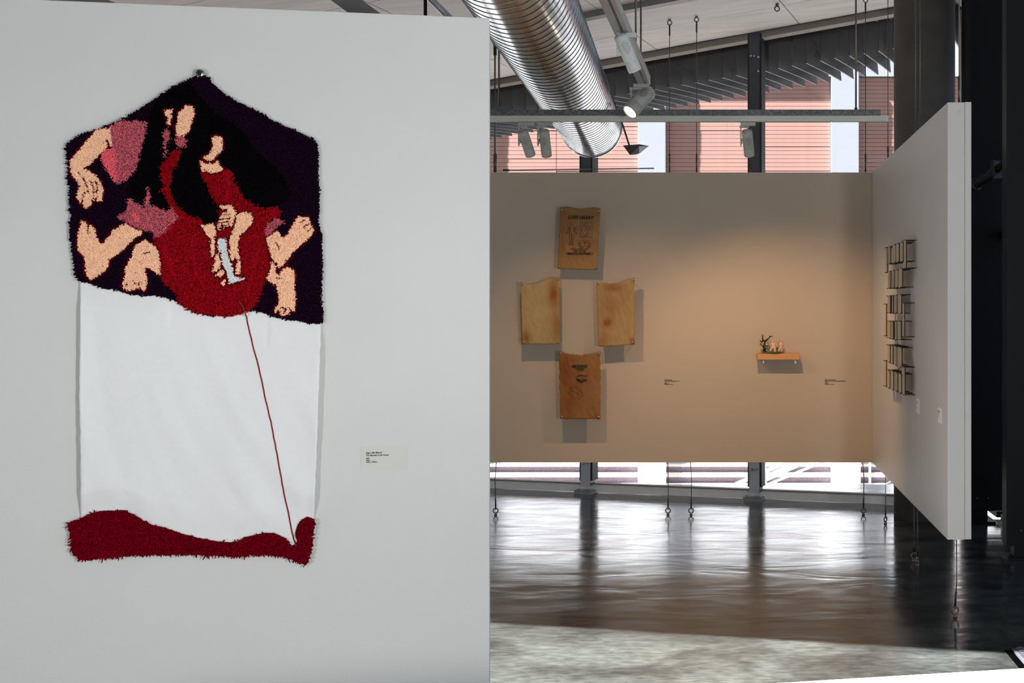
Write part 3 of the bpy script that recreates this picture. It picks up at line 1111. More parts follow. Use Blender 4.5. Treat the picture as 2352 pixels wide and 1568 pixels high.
reg('rose_sleeve', RO, A_, [(535, 680), (640, 630), (760, 640), (800, 615), (860, 640), (940, 660), (910, 690), (905, 780), (870, 900), (850, 960), (800, 1160),
                            (740, 1220), (690, 1270), (610, 1300), (560, 1270), (520, 1200), (470, 1130), (440, 1060), (430, 1010), (460, 960), (560, 920),
                            (560, 880), (540, 780)])
reg('coral_sleeve', CO, A_, [(430, 1010), (470, 950), (570, 920), (585, 1000), (600, 1150), (600, 1290), (560, 1270), (520, 1200), (440, 1060)])
reg('small_foot', SK, A_, [(1100, 520), (1190, 515), (1180, 570), (1165, 680), (1130, 670), (1135, 600), (1100, 560)], 1)
reg('rose_ankle', RO, A_, [(1120, 705), (1165, 760), (1160, 830), (1130, 870), (1120, 940), (1130, 1030), (1095, 990), (1105, 870), (1090, 790)])
reg('raised_foot', SK, A_, [(1250, 550), (1330, 470), (1400, 480), (1420, 560), (1390, 660), (1360, 740), (1310, 800), (1230, 790), (1215, 690), (1245, 640)], 1)
reg('rose_cuff', RO, A_, [(1215, 820), (1280, 800), (1330, 815), (1335, 910), (1270, 930), (1215, 870)])
R.append(('rose_splash', RO, pg((C_, [(600, 270), (700, 190), (725, 60), (780, 100), (860, 150), (890, 165)]), (A_, [(890, 1500), (935, 1320), (955, 1450)]),
                                (C_, [(950, 140), (1040, 170), (1150, 210), (1170, 150), (1220, 210), (1260, 290), (1180, 340), (1140, 400), (1080, 460),
                                      (1000, 490), (980, 430), (880, 405), (800, 400), (740, 370), (700, 340), (690, 310), (640, 300)])), 0))
reg('coral_streak', CO, C_, [(770, 200), (830, 250), (850, 330), (800, 320), (760, 250)])
reg('bent_forearm', SK, C_, [(690, 340), (640, 360), (560, 400), (530, 460), (440, 555), (410, 530), (380, 450), (370, 400), (320, 350), (300, 370), (290, 440),
                             (280, 330), (250, 310), (220, 310), (200, 400), (185, 440), (180, 570), (190, 620), (255, 690), (265, 800), (280, 890), (325, 940),
                             (400, 890), (470, 840), (515, 780), (515, 720), (640, 640), (720, 560), (800, 480), (860, 450), (870, 410), (800, 400), (740, 370)], 1)
reg('lower_hand', SK, C_, [(800, 560), (850, 530), (910, 515), (960, 550), (1010, 580), (1040, 640), (1060, 780), (1060, 890), (1010, 850), (940, 810), (890, 790),
                           (910, 880), (915, 960), (910, 1040), (880, 1055), (840, 1010), (800, 1030), (720, 1055), (680, 1020), (650, 1000), (680, 930),
                           (690, 820), (720, 740), (760, 680), (770, 620)], 1)
reg('head', SK, B_, [(215, 810), (260, 790), (320, 800), (340, 850), (330, 940), (290, 990), (260, 1010), (240, 1050), (190, 1055), (120, 1020), (180, 1000),
                     (215, 960), (230, 900)], 1)
reg('shoulder', SK, B_, [(95, 1060), (160, 1085), (250, 1085), (280, 1045), (290, 1090), (330, 1130), (330, 1160), (220, 1190), (110, 1155)], 1)
reg('clasped_hand', SK, D_, [(300, 145), (430, 140), (470, 200), (480, 225), (460, 290), (440, 370), (410, 360), (300, 410), (275, 410), (300, 300), (320, 240),
                             (380, 200), (310, 180)], 1)
reg('long_arm', SK, D_, [(490, 240), (550, 220), (610, 215), (655, 260), (640, 340), (580, 410), (520, 460), (495, 540), (500, 620), (510, 680), (525, 760),
                         (520, 870), (470, 880), (480, 800), (490, 720), (470, 690), (440, 735), (405, 700), (410, 600), (400, 500), (430, 450), (450, 400),
                         (470, 320)], 1)
reg('thin_arm', SK, D_, [(95, 350), (160, 355), (230, 335), (260, 380), (265, 460), (240, 480), (250, 560), (250, 650), (220, 690), (205, 620), (205, 500),
                         (160, 440), (130, 390)], 1)
reg('finger', SK, D_, [(265, 650), (290, 670), (305, 720), (320, 745), (310, 800), (270, 840), (215, 850), (240, 790), (255, 750), (250, 700)], 1)
reg('finger', SK, D_, [(340, 825), (350, 850), (320, 910), (255, 895), (290, 850)], 1)
reg('finger', SK, D_, [(330, 930), (365, 930), (360, 990), (345, 1005), (315, 970)], 1)
reg('white_blade', WH, D_, [(280, 510), (330, 485), (370, 500), (380, 620), (400, 720), (440, 780), (440, 860), (460, 900), (510, 910), (570, 910), (570, 930),
                            (480, 950), (400, 985), (390, 900), (370, 820), (330, 780), (330, 720), (300, 620), (280, 570)], 1)
reg('rose_wrist', RO, D_, [(780, 450), (790, 380), (830, 320), (890, 290), (930, 285), (960, 310), (1005, 320), (970, 345), (920, 370), (890, 400), (850, 450),
                           (790, 480)])
reg('kicking_foot', SK, D_, [(790, 490), (850, 460), (900, 410), (960, 470), (985, 490), (1010, 460), (1060, 380), (1100, 310), (1130, 260), (1180, 270), (1240, 265),
                             (1260, 330), (1300, 400), (1290, 440), (1250, 490), (1170, 560), (1080, 640), (1030, 710), (980, 770), (930, 810), (900, 770),
                             (860, 720), (840, 650), (820, 580), (800, 530)], 1)
reg('hanging_foot', SK, D_, [(850, 740), (880, 760), (900, 810), (890, 860), (930, 890), (960, 830), (1020, 790), (1090, 830), (1100, 900), (1090, 1000), (1105, 1100),
                             (1100, 1260), (1060, 1270), (1000, 1310), (950, 1310), (930, 1240), (890, 1280), (885, 1240), (930, 1170), (920, 1060), (900, 990),
                             (870, 980), (790, 920), (820, 880), (840, 810)], 1)
STROKES = [(A_, 13, [[(190, 1185), (215, 1205)], [(240, 1240), (290, 1330), (300, 1400)], [(315, 1265), (350, 1340), (360, 1430), (330, 1490)],
                     [(370, 1275), (395, 1330), (380, 1400)], [(250, 1400), (285, 1375)], [(245, 1420), (230, 1500)]]),
           (D_, 13, [[(300, 250), (400, 240)], [(300, 292), (410, 282)], [(300, 332), (410, 312)], [(290, 365), (400, 347)], [(280, 390), (380, 375)],
                     [(310, 195), (375, 195)], [(1150, 330), (1200, 300)], [(1190, 375), (1240, 340)], [(1230, 420), (1270, 390)], [(890, 540), (935, 605)],
                     [(900, 910), (960, 920)], [(950, 1220), (1010, 1250), (970, 1290)], [(1040, 1230), (1060, 1260)], [(805, 680), (840, 700)]]),
           (C_, 14, [[(875, 655), (935, 640)], [(700, 960), (710, 1000)], [(770, 950), (800, 975)], [(820, 1000), (840, 960)], [(290, 380), (292, 440)],
                     [(190, 400), (215, 340)]])]


def inside(pts, poly):
    x, y = pts[:, 0], pts[:, 1]
    res = np.zeros(len(pts), bool)
    n = len(poly)
    for i in range(n):
        x1, y1 = poly[i]
        x2, y2 = poly[(i + 1) % n]
        if y1 == y2:
            continue
        c = ((y1 > y) != (y2 > y)) & (x < (x2 - x1) * (y - y1) / (y2 - y1) + x1)
        res ^= c
    return res


def near(pts, line, w, closed=False):
    res = np.zeros(len(pts), bool)
    n = len(line)
    for i in range(n if closed else n - 1):
        a = np.array(line[i])
        b = np.array(line[(i + 1) % n])
        d = b - a
        t = np.clip(((pts - a) @ d) / max(d @ d, 1e-9), 0, 1)
        q = a + t[:, None] * d
        res |= ((pts - q) ** 2).sum(1) < w * w
    return res


def grid_pts(poly, step):
    x0, y0 = poly.min(0) - 4
    x1, y1 = poly.max(0) + 4
    gx, gy = np.meshgrid(np.arange(x0, x1, step), np.arange(y0, y1, step))
    p = np.stack([gx.ravel(), gy.ravel()], 1)
    return p + rng.uniform(-.55 * step, .55 * step, p.shape)


LNn, LUn = np.array(LN), np.array(LU)
UPn = np.array([0, 0, 1.0])


def pile(name, pts, m, parent, off, hgt, rad, lean=.35, var=.22, spread=0.0, label=None):
    """yarn tufts standing on the cloth: one three-sided tuft at each point"""
    n = len(pts)
    if n == 0:
        return None
    base = LW(pts[:, 0], pts[:, 1], off)
    h = hgt * rng.uniform(.78, 1.15, n)
    lx = rng.normal(0, lean, n)
    ly = rng.normal(0, lean, n) - .12
    top = base + (LNn[None, :] + lx[:, None] * LUn + ly[:, None] * UPn) * h[:, None]
    ang = rng.uniform(0, 2 * PI, n)
    V = np.zeros((n, 6, 3))
    for k in range(3):
        a = ang + 2 * PI * k / 3
        e_ = np.cos(a)[:, None] * LUn + np.sin(a)[:, None] * UPn
        V[:, k] = base + e_ * rad * 1.1
        V[:, 3 + k] = top + e_ * rad * .85 + LNn * (rng.uniform(-.0015, .0015, n))[:, None]
    idx = np.arange(n)[:, None] * 6
    quads = np.concatenate([idx + np.array([[k, (k + 1) % 3, 3 + (k + 1) % 3, 3 + k]]) for k in range(3)], 0)
    tris = idx + np.array([[3, 4, 5]])
    me = bpy.data.meshes.new(name)
    nq = len(quads)
    me.vertices.add(n * 6)
    me.vertices.foreach_set('co', V.reshape(-1))
    me.loops.add(nq * 4 + n * 3)
    me.loops.foreach_set('vertex_index', np.concatenate([quads.ravel(), tris.ravel()]).astype(np.int32))
    me.polygons.add(nq + n)
    st_ = np.concatenate([np.arange(nq) * 4, nq * 4 + np.arange(n) * 3]).astype(np.int32)
    me.polygons.foreach_set('loop_start', st_)
    me.update(calc_edges=True)
    me.validate()
    ca = me.color_attributes.new('yarn', 'FLOAT_COLOR', 'POINT')
    c = np.repeat(np.clip(rng.normal(1, var, n), .45, 1.9), 6)
    ca.data.foreach_set('color', np.stack([c, c, c, np.ones_like(c)], 1).astype(np.float32).ravel())
    me.materials.append(m)
    return tag(link(bpy.data.objects.new(name, me), parent), label, kind='stuff')


def yarn(name, col):
    return mat('yarn_' + name, col, 0.95, attr='yarn', spec=.04)


Y = {SK: yarn(SK, lin(255, 208, 172)), RO: yarn(RO, lin(196, 96, 108)), CO: yarn(CO, lin(240, 108, 120)), RD: yarn(RD, lin(152, 10, 22)),
     MA: yarn(MA, lin(104, 4, 16)), PU: yarn(PU, lin(27, 8, 28)), BK: yarn(BK, lin(8, 5, 8)), WH: yarn(WH, lin(232, 234, 232)),
     CR: yarn(CR, lin(176, 8, 36)), 'wine': yarn('wine', lin(122, 0, 22))}
M['backing'] = mat('rug_backing', lin(40, 12, 24), .95, var=.1)
tap = empty('textile_hanging', LW(450, 1000, 0), 'tall tufted textile hanging with tangled limbs, white cloth and red base', 'wall hanging')
STEP = 2.0
pts = grid_pts(outline, STEP)
pts = pts[inside(pts, outline) | (near(pts, outline, 1.2, True) & (rng.random(len(pts)) < .6))]
owner = np.zeros(len(pts), int)
mar = np.zeros(len(pts), bool)
jit = pts + rng.normal(0, .8, pts.shape)
for i, (nm, yn, poly, ln_) in enumerate(R):
    if i == 0:
        continue
    if ln_:
        mar |= near(jit, poly, 4.6, True)
    ins = inside(jit, poly)
    owner[ins] = i
    mar[ins] = False
for org, w, lines in STROKES:
    for l in lines:
        mar |= near(pts, pg((org, l)), w / org[2] * .55)
for i, (nm, yn, poly, ln_) in enumerate(R):
    sel = (owner == i) & ~mar
    hh = {SK: .009, WH: .009, PU: .012, BK: .012, RD: .013, CR: .012}.get(yn, .012)
    pile(nm, pts[sel], Y[yn], tap, .013, hh, .0036 if yn in (SK, WH) else .0029, .34 if yn in (RD, RO) else (.15 if yn == SK else .24), .24 if yn in (RD, RO, PU) else .09)
pile('maroon_outline', pts[mar], Y[MA], tap, .013, .009, .0026, .25, .2)


def backing(name, poly, off0, off1, m, shrink=1.0):
    c = poly.mean(0)
    q = c + (poly - c) * shrink
    return prism(name, [LW(float(x), float(y), off0) for x, y in q], LN * (off1 - off0), m, tap)


backing('rug_backing', outline, .004, .0145, M['backing'], .992)
base_poly = pg((E_, [(115, 590), (240, 550), (330, 540), (420, 470), (560, 410), (740, 385), (900, 385), (1080, 375), (1180, 430), (1300, 490), (1440, 580), (1560, 630),
                     (1740, 670), (1900, 720), (2100, 790), (2340, 848)]),
               (F_, [(150, 850), (350, 890), (500, 915), (640, 920), (860, 890), (890, 835), (1050, 805), (1200, 765), (1360, 755), (1480, 800), (1590, 850), (1680, 960),
                     (1720, 985), (1780, 940), (1820, 890), (1790, 830), (1780, 750), (1810, 640), (1860, 550), (1950, 490), (2060, 520), (2085, 600), (2060, 740),
                     (2050, 880), (2030, 1040), (1990, 1140), (1970, 1260), (1900, 1280), (1830, 1260), (1770, 1230), (1680, 1190), (1560, 1150), (1420, 1150),
                     (1300, 1120), (1150, 1120), (1000, 1120), (940, 1145), (700, 1150), (560, 1130), (400, 1130), (200, 1130)]),
               (E_, [(2340, 1115), (1900, 1110), (1500, 1120), (1300, 1120), (1100, 1140), (900, 1165), (700, 1165), (500, 1195), (400, 1210), (300, 1180), (270, 1100),
                     (195, 1070), (180, 900), (160, 700), (150, 640)]))
bp_ = grid_pts(base_poly, STEP)
bp_ = bp_[inside(bp_, base_poly)]
pile('red_base_pile', bp_, Y['wine'], tap, .015, .015, .0027, .36, .26)
backing('base_backing', base_poly, .006, .016, M['backing'], .985)
# white cloth between
lx = [(640, 184), (770, 184), (900, 182), (1000, 184), (1100, 185), (1200, 186), (1260, 188)]
rx = [(640, 735), (740, 738), (900, 732), (1000, 729), (1100, 725), (1200, 721), (1260, 717)]


def lerp(tab, y):
    for (a, b), (c, d_) in zip(tab, tab[1:]):
        if y <= c:
            return b + (d_ - b) * (y - a) / (c - a)
    return tab[-1][1]


TOPB = [(160, 1195), (200, 1182), (230, 1172), (285, 1171), (330, 1195), (400, 1215), (480, 1236), (560, 1240), (600, 1228), (640, 1232), (670, 1250), (690, 1215), (705, 1188), (740, 1195)]


def cloth_off(x, y):
    xl, xr = lerp(lx, y), lerp(rx, y)
    u, v = (x - xl) / (xr - xl), (y - 645) / (1258 - 645)
    fold = .0070 * math.sin(u * 7.5 + v * 1.6 + 1.2 * noise.noise(Vector((u * 2, v * 1.3, 1))))
    fold += .0095 * noise.noise(Vector((u * 7 - v * 3.2, v * 1.6, 5))) * (0.35 + v)
    fold += .0075 * noise.noise(Vector((u * 17 - v * 9.0 * (u + .2), v * 2.2, 9))) * v
    fold += .005 * noise.noise(Vector((u * 4, v * 5, 14)))
    edge = .014 * math.exp(-max(0, u) / .05) + .010 * math.exp(-max(0, 1 - u) / .06)
    off = min(.019 + fold + edge, .036)
    yb = 640 + (x - 175) * .18 + (30 if 390 < x < 620 else 6)
    k = min(1, max(0, (y - yb) / 55))
    off = off * k + .010 * (1 - k)
    k = min(1, max(0, (lerp(TOPB, x) - 6 - y) / 45)) if y > 1000 else 1
    off = off * k + .008 * (1 - k)
    return max(off, .006)


NU, NV = 110, 110
vs, fs = [], []
for j in range(NV + 1):
    y = 645 + (1258 - 645) * j / NV
    xl, xr = lerp(lx, y), lerp(rx, y)
    for i in range(NU + 1):
        x = xl + (xr - xl) * i / NU
        if i in (0, NU):
            x += noise.noise(Vector((y * .05, i, 3))) * 1.6
        vs.append(LW(x, y, cloth_off(x, y)))
for j in range(NV):
    for i in range(NU):
        a = j * (NU + 1) + i
        fs.append((a, a + 1, a + NU + 2, a + NU + 1))
cl = from_py('white_cloth', vs, fs, M['cloth'], tap, True)
sol = cl.modifiers.new('thickness', 'SOLIDIFY')
sol.thickness = .002
# red thread
th = [(549, 692), (557, 702), (566, 728), (580, 790), (596, 850), (608, 908), (622, 968), (634, 1030), (646, 1098), (654, 1140), (661, 1170), (668, 1206), (674, 1236), (680, 1252)]
tp_ = []
for i in range(len(th) - 1):
    for k in range(5):
        t = k / 5
        x, y = th[i][0] + (th[i + 1][0] - th[i][0]) * t + random.uniform(-.5, .5), th[i][1] + (th[i + 1][1] - th[i][1]) * t
        tp_.append(LW(x, y, .036 if y < 725 else cloth_off(x, y) + .0035))
tp_.append(LW(680, 1252, .032))
tube('thread', tp_, .0026, M['thread'], tap, 6)
# loose pale fibres
fib = pts[rng.choice(len(pts), 26, replace=False)]
for x, y in fib[:26]:
    a = LW(float(x), float(y), .032)
    q = Vector((random.uniform(-.006, .006), 0, random.uniform(-.008, .008)))
    tube('loose_fibre', [a, a + q * .5 + LN * .003, a + q], .0007, Y[WH], tap, 4)
# hook at the top
hk = LW(463, 172, .0)
he = empty('hook', hk, 'small round chrome hook above the peak of the textile hanging', 'hook')
turned('head', [(0, .034), (.010, .033), (.017, .028), (.019, .020), (.017, .012), (.010, .008), (.006, 0), (0, 0)], hk, LN, mat('chrome', lin(190, 186, 180), .15, 1, var=.05), he, 22)
turned('centre', [(0, .0375), (.006, .036), (.008, .033), (0, .033)], hk, LN, M['hole'], he, 14)

# wall label beside the textile
lc = [LW(829, 1024, .0008), LW(937, 1022.5, .0008), LW(937, 1079, .0008), LW(829, 1083, .0008)]
le = empty('wall_label', lc[3], 'small pale printed card to the right of the textile hanging', 'label')
prism('card', lc, LN * .0012, M['card'], le)
rt = (LW(1000, 1036, .0025) - LW(840, 1041, .0025)).normalized()
for body, y, sz, sh in (('Jingru Mai Bikural', 1041.5, .0082, .25), ('The Monster in the House', 1047.3, .0078, .25), ('2020', 1053.8, .0062, .2), ('Fabric', 1058.2, .0062, .2),
                        ('1690 x 1100mm', 1062.4, .0062, .2)):
    text_mesh('text_line', body, sz, LW(840.5, y, .0026), rt, UP, M['ink'], le, shear=sh, bold=.0003)

# ------------------------------------------------------------------ latex sheets on the back wall
SD = DB - .20


def latex_mat(name, c0, c1):
    m = bpy.data.materials.new(name)
    m.use_nodes = True
    nt = m.node_tree
    N, L = nt.nodes, nt.links
    b = N['Principled BSDF']
    b.inputs['Roughness'].default_value = .38
    b.inputs['Specular IOR Level'].default_value = .4
    a = N.new('ShaderNodeAttribute')
    a.attribute_name = 'stain'
    tc = N.new('ShaderNodeTexCoord')
    n = N.new('ShaderNodeTexNoise')
    n.inputs['Scale'].default_value = 9
    n.inputs['Detail'].default_value = 7
    L.new(tc.outputs['Object'], n.inputs['Vector'])
    ad = N.new('ShaderNodeMath')
    ad.operation = 'MULTIPLY_ADD'
    L.new(n.outputs['Fac'], ad.inputs[0])
    ad.inputs[1].default_value = .45
    ad.inputs[2].default_value = -.22
    ad2 = N.new('ShaderNodeMath')
    ad2.operation = 'ADD'
    ad2.use_clamp = True
    L.new(a.outputs['Fac'], ad2.inputs[0])
    L.new(ad.outputs[0], ad2.inputs[1])
    mx = N.new('ShaderNodeMix')
    mx.data_type = 'RGBA'
    mx.inputs['A'].default_value = c0
    mx.inputs['B'].default_value = c1
    L.new(ad2.outputs[0], mx.inputs['Factor'])
    L.new(mx.outputs['Result'], b.inputs['Base Color'])
    t = N.new('ShaderNodeBsdfTranslucent')
    L.new(mx.outputs['Result'], t.inputs['Color'])
    ms = N.new('ShaderNodeMixShader')
    ms.inputs['Fac'].default_value = .22
    L.new(b.outputs[0], ms.inputs[1])
    L.new(t.outputs[0], ms.inputs[2])
    L.new(ms.outputs[0], N['Material Output'].inputs['Surface'])
    return m


M['latex'] = latex_mat('latex', lin(166, 132, 76), lin(140, 78, 10))
M['latexp'] = latex_mat('latex_pale', lin(188, 164, 110), lin(150, 86, 12))


def sheet(name, label, cor, stains, m, sag=0.0, base=.3, wr=.004, seed=0):
    """thin rubbery sheet held off the wall by corner pins; corners and stains in photo pixels"""
    e = empty(name, P(*cor[3], SD), label, 'artwork', 'latex sheets arranged in a cross')
    nu, nv = 44, 60
    V, Fc, St = [], [], []
    for j in range(nv + 1):
        for i in range(nu + 1):
            u, v = i / nu, j / nv
            tx = cor[0][0] * (1 - u) + cor[1][0] * u
            ty = cor[0][1] * (1 - u) + cor[1][1] * u
            bx_ = cor[3][0] * (1 - u) + cor[2][0] * u
            by_ = cor[3][1] * (1 - u) + cor[2][1] * u
            sg = (sag(u) if callable(sag) else sag * 4 * u * (1 - u)) * (1 - v) ** 3
            x = tx * (1 - v) + bx_ * v
            y = ty * (1 - v) + by_ * v + sg
            ex = (max(0, abs(u - .5) - .44) / .06)
            ey = (max(0, abs(v - .5) - .45) / .05)
            x += ex * 1.9 * noise.noise(Vector((v * 14, u * 3, seed))) + ex * .8 * noise.noise(Vector((v * 50, u, seed)))
            y += ey * 1.9 * noise.noise(Vector((u * 10, v * 3, seed + 7))) + ey * .7 * noise.noise(Vector((u * 45, v, seed)))
            dd = wr * (noise.noise(Vector((u * 5 + v * 2, v * 4, seed + 2))) + .6 * noise.noise(Vector((u * 11 - v * 5, v * 9, seed + 4))))
            V.append(P(x, y, SD + dd + .003))
            s = base
            for (sx, sy, rx_, ry_, am) in stains:
                s += am * math.exp(-((x - sx) / rx_) ** 2 - ((y - sy) / ry_) ** 2)
            St.append(min(1, max(0, s)))
    for j in range(nv):
        for i in range(nu):
            a = j * (nu + 1) + i
            Fc.append((a, a + nu + 1, a + nu + 2, a + 1))
    o = from_py('skin_sheet', V, Fc, m, e, True)
    at = o.data.attributes.new('stain', 'FLOAT', 'POINT')
    at.data.foreach_set('value', St)
    sm = o.modifiers.new('thickness', 'SOLIDIFY')
    sm.thickness = .0025
    for (x, y), (ix, iy) in zip(cor, ((4, 6), (-4, 6), (-4, -5), (4, -5))):
        p = P(x + ix, y + iy, SD)
        bm = bmesh.new()
        tb(bm, [p - Vector((0, .012, 0)), Vector((p.x, DB + .002, p.z))], .0028, 6)
        lathe(bm, [(0, .005), (.006, .004), (.008, 0), (0, 0)], p - Vector((0, .010, 0)), (0, -1, 0), 12)
        from_bm('pin', bm, M['pin'], e)
    return e


def lines(name, polys, org, parent, w=.0011, m=None):
    """printed lines as thin flat ribbons a hair in front of the sheet"""
    V, Fc = [], []
    for pl_ in polys:
        q = [P(org[0] + x / org[2], org[1] + y / org[2], SD - .0095) for x, y in pl_]
        for a, b in zip(q, q[1:]):
            d = (b - a)
            if d.length < 1e-6:
                continue
            d.normalize()
            n = Vector((-d.z, 0, d.x)) * w
            k = len(V)
            V += [a - n - d * w * .5, b - n + d * w * .5, b + n + d * w * .5, a + n - d * w * .5]
            Fc.append((k, k + 1, k + 2, k + 3))
    return from_py(name, V, Fc, m or M['inkb'], parent)


def arc(cx, cy, rx_, ry_, a0, a1, n=14):
    return [(cx + rx_ * math.cos(math.radians(a0 + (a1 - a0) * i / n)), cy + ry_ * math.sin(math.radians(a0 + (a1 - a0) * i / n))) for i in range(n + 1)]


s1 = sheet('latex_sheet', 'amber latex sheet printed with a body and a heart, topmost of the cross', [(1287, 476), (1379, 479), (1371, 620), (1281, 617)],
           [(1350, 560, 40, 30, .35), (1295, 545, 14, 60, .25), (1330, 500, 40, 14, .1)], M['latex'], lambda u: -2 * math.sin(u * 9), .45, .002, 1)
s2 = sheet('latex_sheet', 'pale creased latex sheet with a dark right edge, left arm of the cross', [(1196, 647), (1285, 635), (1286, 790), (1200, 790)],
           [(1270, 672, 13, 28, .9), (1280, 745, 18, 60, .55), (1208, 775, 11, 18, .8), (1278, 640, 14, 10, .3)], M['latexp'], lambda u: 9 * math.sin(PI * min(1, u * 1.35)) if u < .74 else 0, .08, .0030, 2)
s3 = sheet('latex_sheet', 'mottled latex sheet with a brown spot, right arm of the cross', [(1370, 646), (1457, 637), (1457, 791), (1375, 796)],
           [(1394, 741, 10, 9, .8), (1408, 660, 26, 10, .5), (1385, 780, 12, 22, .3), (1455, 783, 9, 11, .8), (1410, 700, 40, 30, .25)], M['latexp'],
           lambda u: 9 * math.sin(PI * u) ** 1.2, .35, .0028, 3)
s4 = sheet('latex_sheet', 'deep orange latex sheet printed with an eye and hand, lowest of the cross', [(1284, 805), (1379, 806), (1379, 962), (1287, 962)],
           [(1295, 850, 30, 50, .5), (1305, 940, 24, 28, .4), (1330, 885, 40, 40, .2), (1370, 958, 14, 8, .3)], M['latex'], 9.0, .5, .003, 4)
Q1 = (1270, 460, 8.708)
body_l = [arc(375, 458, 22, 28, 0, 360, 16), [(360, 485), (358, 500), (325, 520), (312, 560), (300, 610), (275, 640), (266, 675), (280, 670), (300, 635), (325, 590), (335, 545)],
          [(390, 485), (392, 500), (420, 520), (440, 560), (452, 610), (476, 640), (484, 675), (468, 670), (450, 635), (425, 590), (418, 545)],
          [(335, 545), (345, 600), (325, 660), (322, 720), (338, 770), (330, 830), (335, 880), (318, 890), (345, 892), (355, 830), (360, 760), (370, 680), (380, 760), (375, 830),
           (378, 885), (398, 890), (395, 830), (402, 770), (425, 720), (428, 660), (410, 600), (418, 545)], [(340, 555), (372, 565), (405, 555)], [(352, 672), (392, 672)],
          [(440, 548), (545, 508)], [(440, 556), (545, 580)]]
heart = [[(555, 440), (788, 440), (775, 733), (545, 728), (555, 440)],
         [(640, 710), (600, 660), (570, 600), (585, 560), (610, 520), (625, 490), (600, 460)], [(640, 710), (660, 720), (700, 680), (725, 610), (730, 560), (690, 600)],
         [(625, 490), (640, 470), (660, 480), (640, 540), (665, 530), (690, 520), (740, 515), (755, 550), (730, 560)], [(590, 590), (630, 580), (665, 640), (640, 710)],
         [(650, 540), (680, 570), (700, 620)], arc(690, 475, 32, 18, 180, 360)]
brain = [arc(580, 875, 62, 78, 60, 345, 20), arc(690, 875, 62, 75, -165, 120, 20), [(640, 825), (640, 905)], arc(585, 885, 40, 42, 90, 300, 14), arc(692, 885, 38, 40, -120, 90, 14),
         [(570, 910), (600, 930), (640, 915), (680, 930), (710, 905)]]
pr = lines('printed_drawing', body_l + heart + brain, Q1, s1, .0010)
RX, RZ = Vector((1, 0, 0)), UP
for bdy, x, y, sz, sh, al, bold in (('LOST HEART', 1333, 502.5, .0355, .3, 'CENTER', .0012), ('If found please contact', 1331, 573, .0155, 0, 'CENTER', .0003),
                                    ('0450 XXX 028', 1331, 578, .0160, 0, 'CENTER', .0004), ('! SERIOUS REWARD !', 1330.5, 584.5, .0235, 0, 'CENTER', .0009)):
    text_mesh('printed_text', bdy, sz, P(x, y, SD - .0095), RX + UP * (-.03 if bdy.startswith('L') else 0), UP, M['inkb'], s1, al, sh, 1.0, bold)
Q4 = (1270, 790, 8.254)
for bdy, x, y, sz in (('AROUND', 1331, 843.5, .030), ('YOU', 1332, 850.5, .028)):
    text_mesh('printed_text', bdy, sz, P(x, y, SD - .0095), RX, UP, M['inkb'], s4, 'CENTER', .1, 1.0, .0014)
lines('printed_eye', [[(445, 625), (480, 598), (520, 590), (570, 598), (650, 605)], [(470, 610), (520, 596), (645, 608)], [(445, 662), (480, 690), (540, 705), (600, 690), (640, 665)],
                      [(455, 680), (490, 700), (545, 712), (600, 700), (632, 675)], [(470, 690), (500, 672)], [(500, 705), (520, 680)], [(540, 735), (540, 700)], [(600, 705), (585, 680)],
                      [(632, 668), (645, 705)], [(440, 660), (520, 668), (640, 660)]], Q4, s4, .0022)
lines('printed_hand', [[(280, 905), (310, 960), (330, 970), (400, 1000), (450, 1005), (490, 1040), (515, 1068)], [(555, 998), (510, 970), (480, 935), (440, 920), (380, 890)],
                       [(570, 960), (535, 920), (515, 870), (480, 830), (430, 800), (425, 830), (445, 830)], [(280, 905), (300, 930)], [(295, 880), (330, 930)], [(310, 850), (350, 900)],
                       [(330, 830), (370, 890)], [(350, 820), (395, 880)], [(330, 830), (360, 815), (400, 830)], [(340, 885), (365, 905), (390, 890)], [(515, 870), (510, 905)]], Q4, s4, .0010)

# wall texts
for (x, y0, lab, rowsx) in ((1526, 873, 'tiny block of vinyl text right of the latex sheets', ('Leilani Kasey', 'Caretaking Passage, 2020', '2020', 'Latex, ink', '120 x 200 x 50mm')),
                            (1894.5, 873, 'tiny block of vinyl text to the right of the small shelf', ('Clarise Baxendale', 'Adam and Eve, Only Apple (Eaten)', '2020', 'Ceramic', '180 x 140 x 100mm'))):
    te_ = empty('wall_text', P(x, 884, DB), lab, 'wall text')
    for k, (t, yy) in enumerate(zip(rowsx, (873, 876, 879.2, 881.4, 883.5))):
        o = text_mesh('text_line', t, .0125 if k < 2 else .0095, P(x, yy, DB - .0015), RX, UP, M['ink'], te_, 'LEFT', .0, 1.0, .0003)

# ------------------------------------------------------------------ shelf with ceramic figures
sy = DB - .15
sx0, sx1 = P(1739.5, 0, sy).x, P(1836.5, 0, sy).x
sz1, sz0 = P(0, 811.5, sy).z, P(0, 826, sy).z
sh_ = empty('wall_shelf', ((sx0 + sx1) / 2, DB - .07, sz0), 'small pine shelf on two metal brackets', 'shelf')
box('board', ((sx0 + sx1) / 2, DB - .076, (sz0 + sz1) / 2), (sx1 - sx0, .15, sz1 - sz0), M['wood'], sh_, None, .003)
for x in (1753.5, 1827):
    X = P(x, 0, DB).x
    bm = bmesh.new()
    bx(bm, (X, DB - .003, sz0 - .019), (.014, .004, .038), None, .001)
    bx(bm, (X, DB - .05, sz0 - .002), (.014, .09, .003), None, .001)
    o = from_bm('bracket', bm, M['zinc'], sh_)
    turned('screw', [(0, .002), (.003, .0015), (.004, 0), (0, 0)], (X, DB - .005, sz0 - .009), (0, -1, 0), M['hole'], o, 10)
CD = DB - .108
M['glaze_g'] = mat('green_glaze', lin(96, 124, 72), .25, var=.35, scale=40)
M['glaze_k'] = mat('dark_glaze', lin(40, 28, 22), .18, var=.3, scale=50)
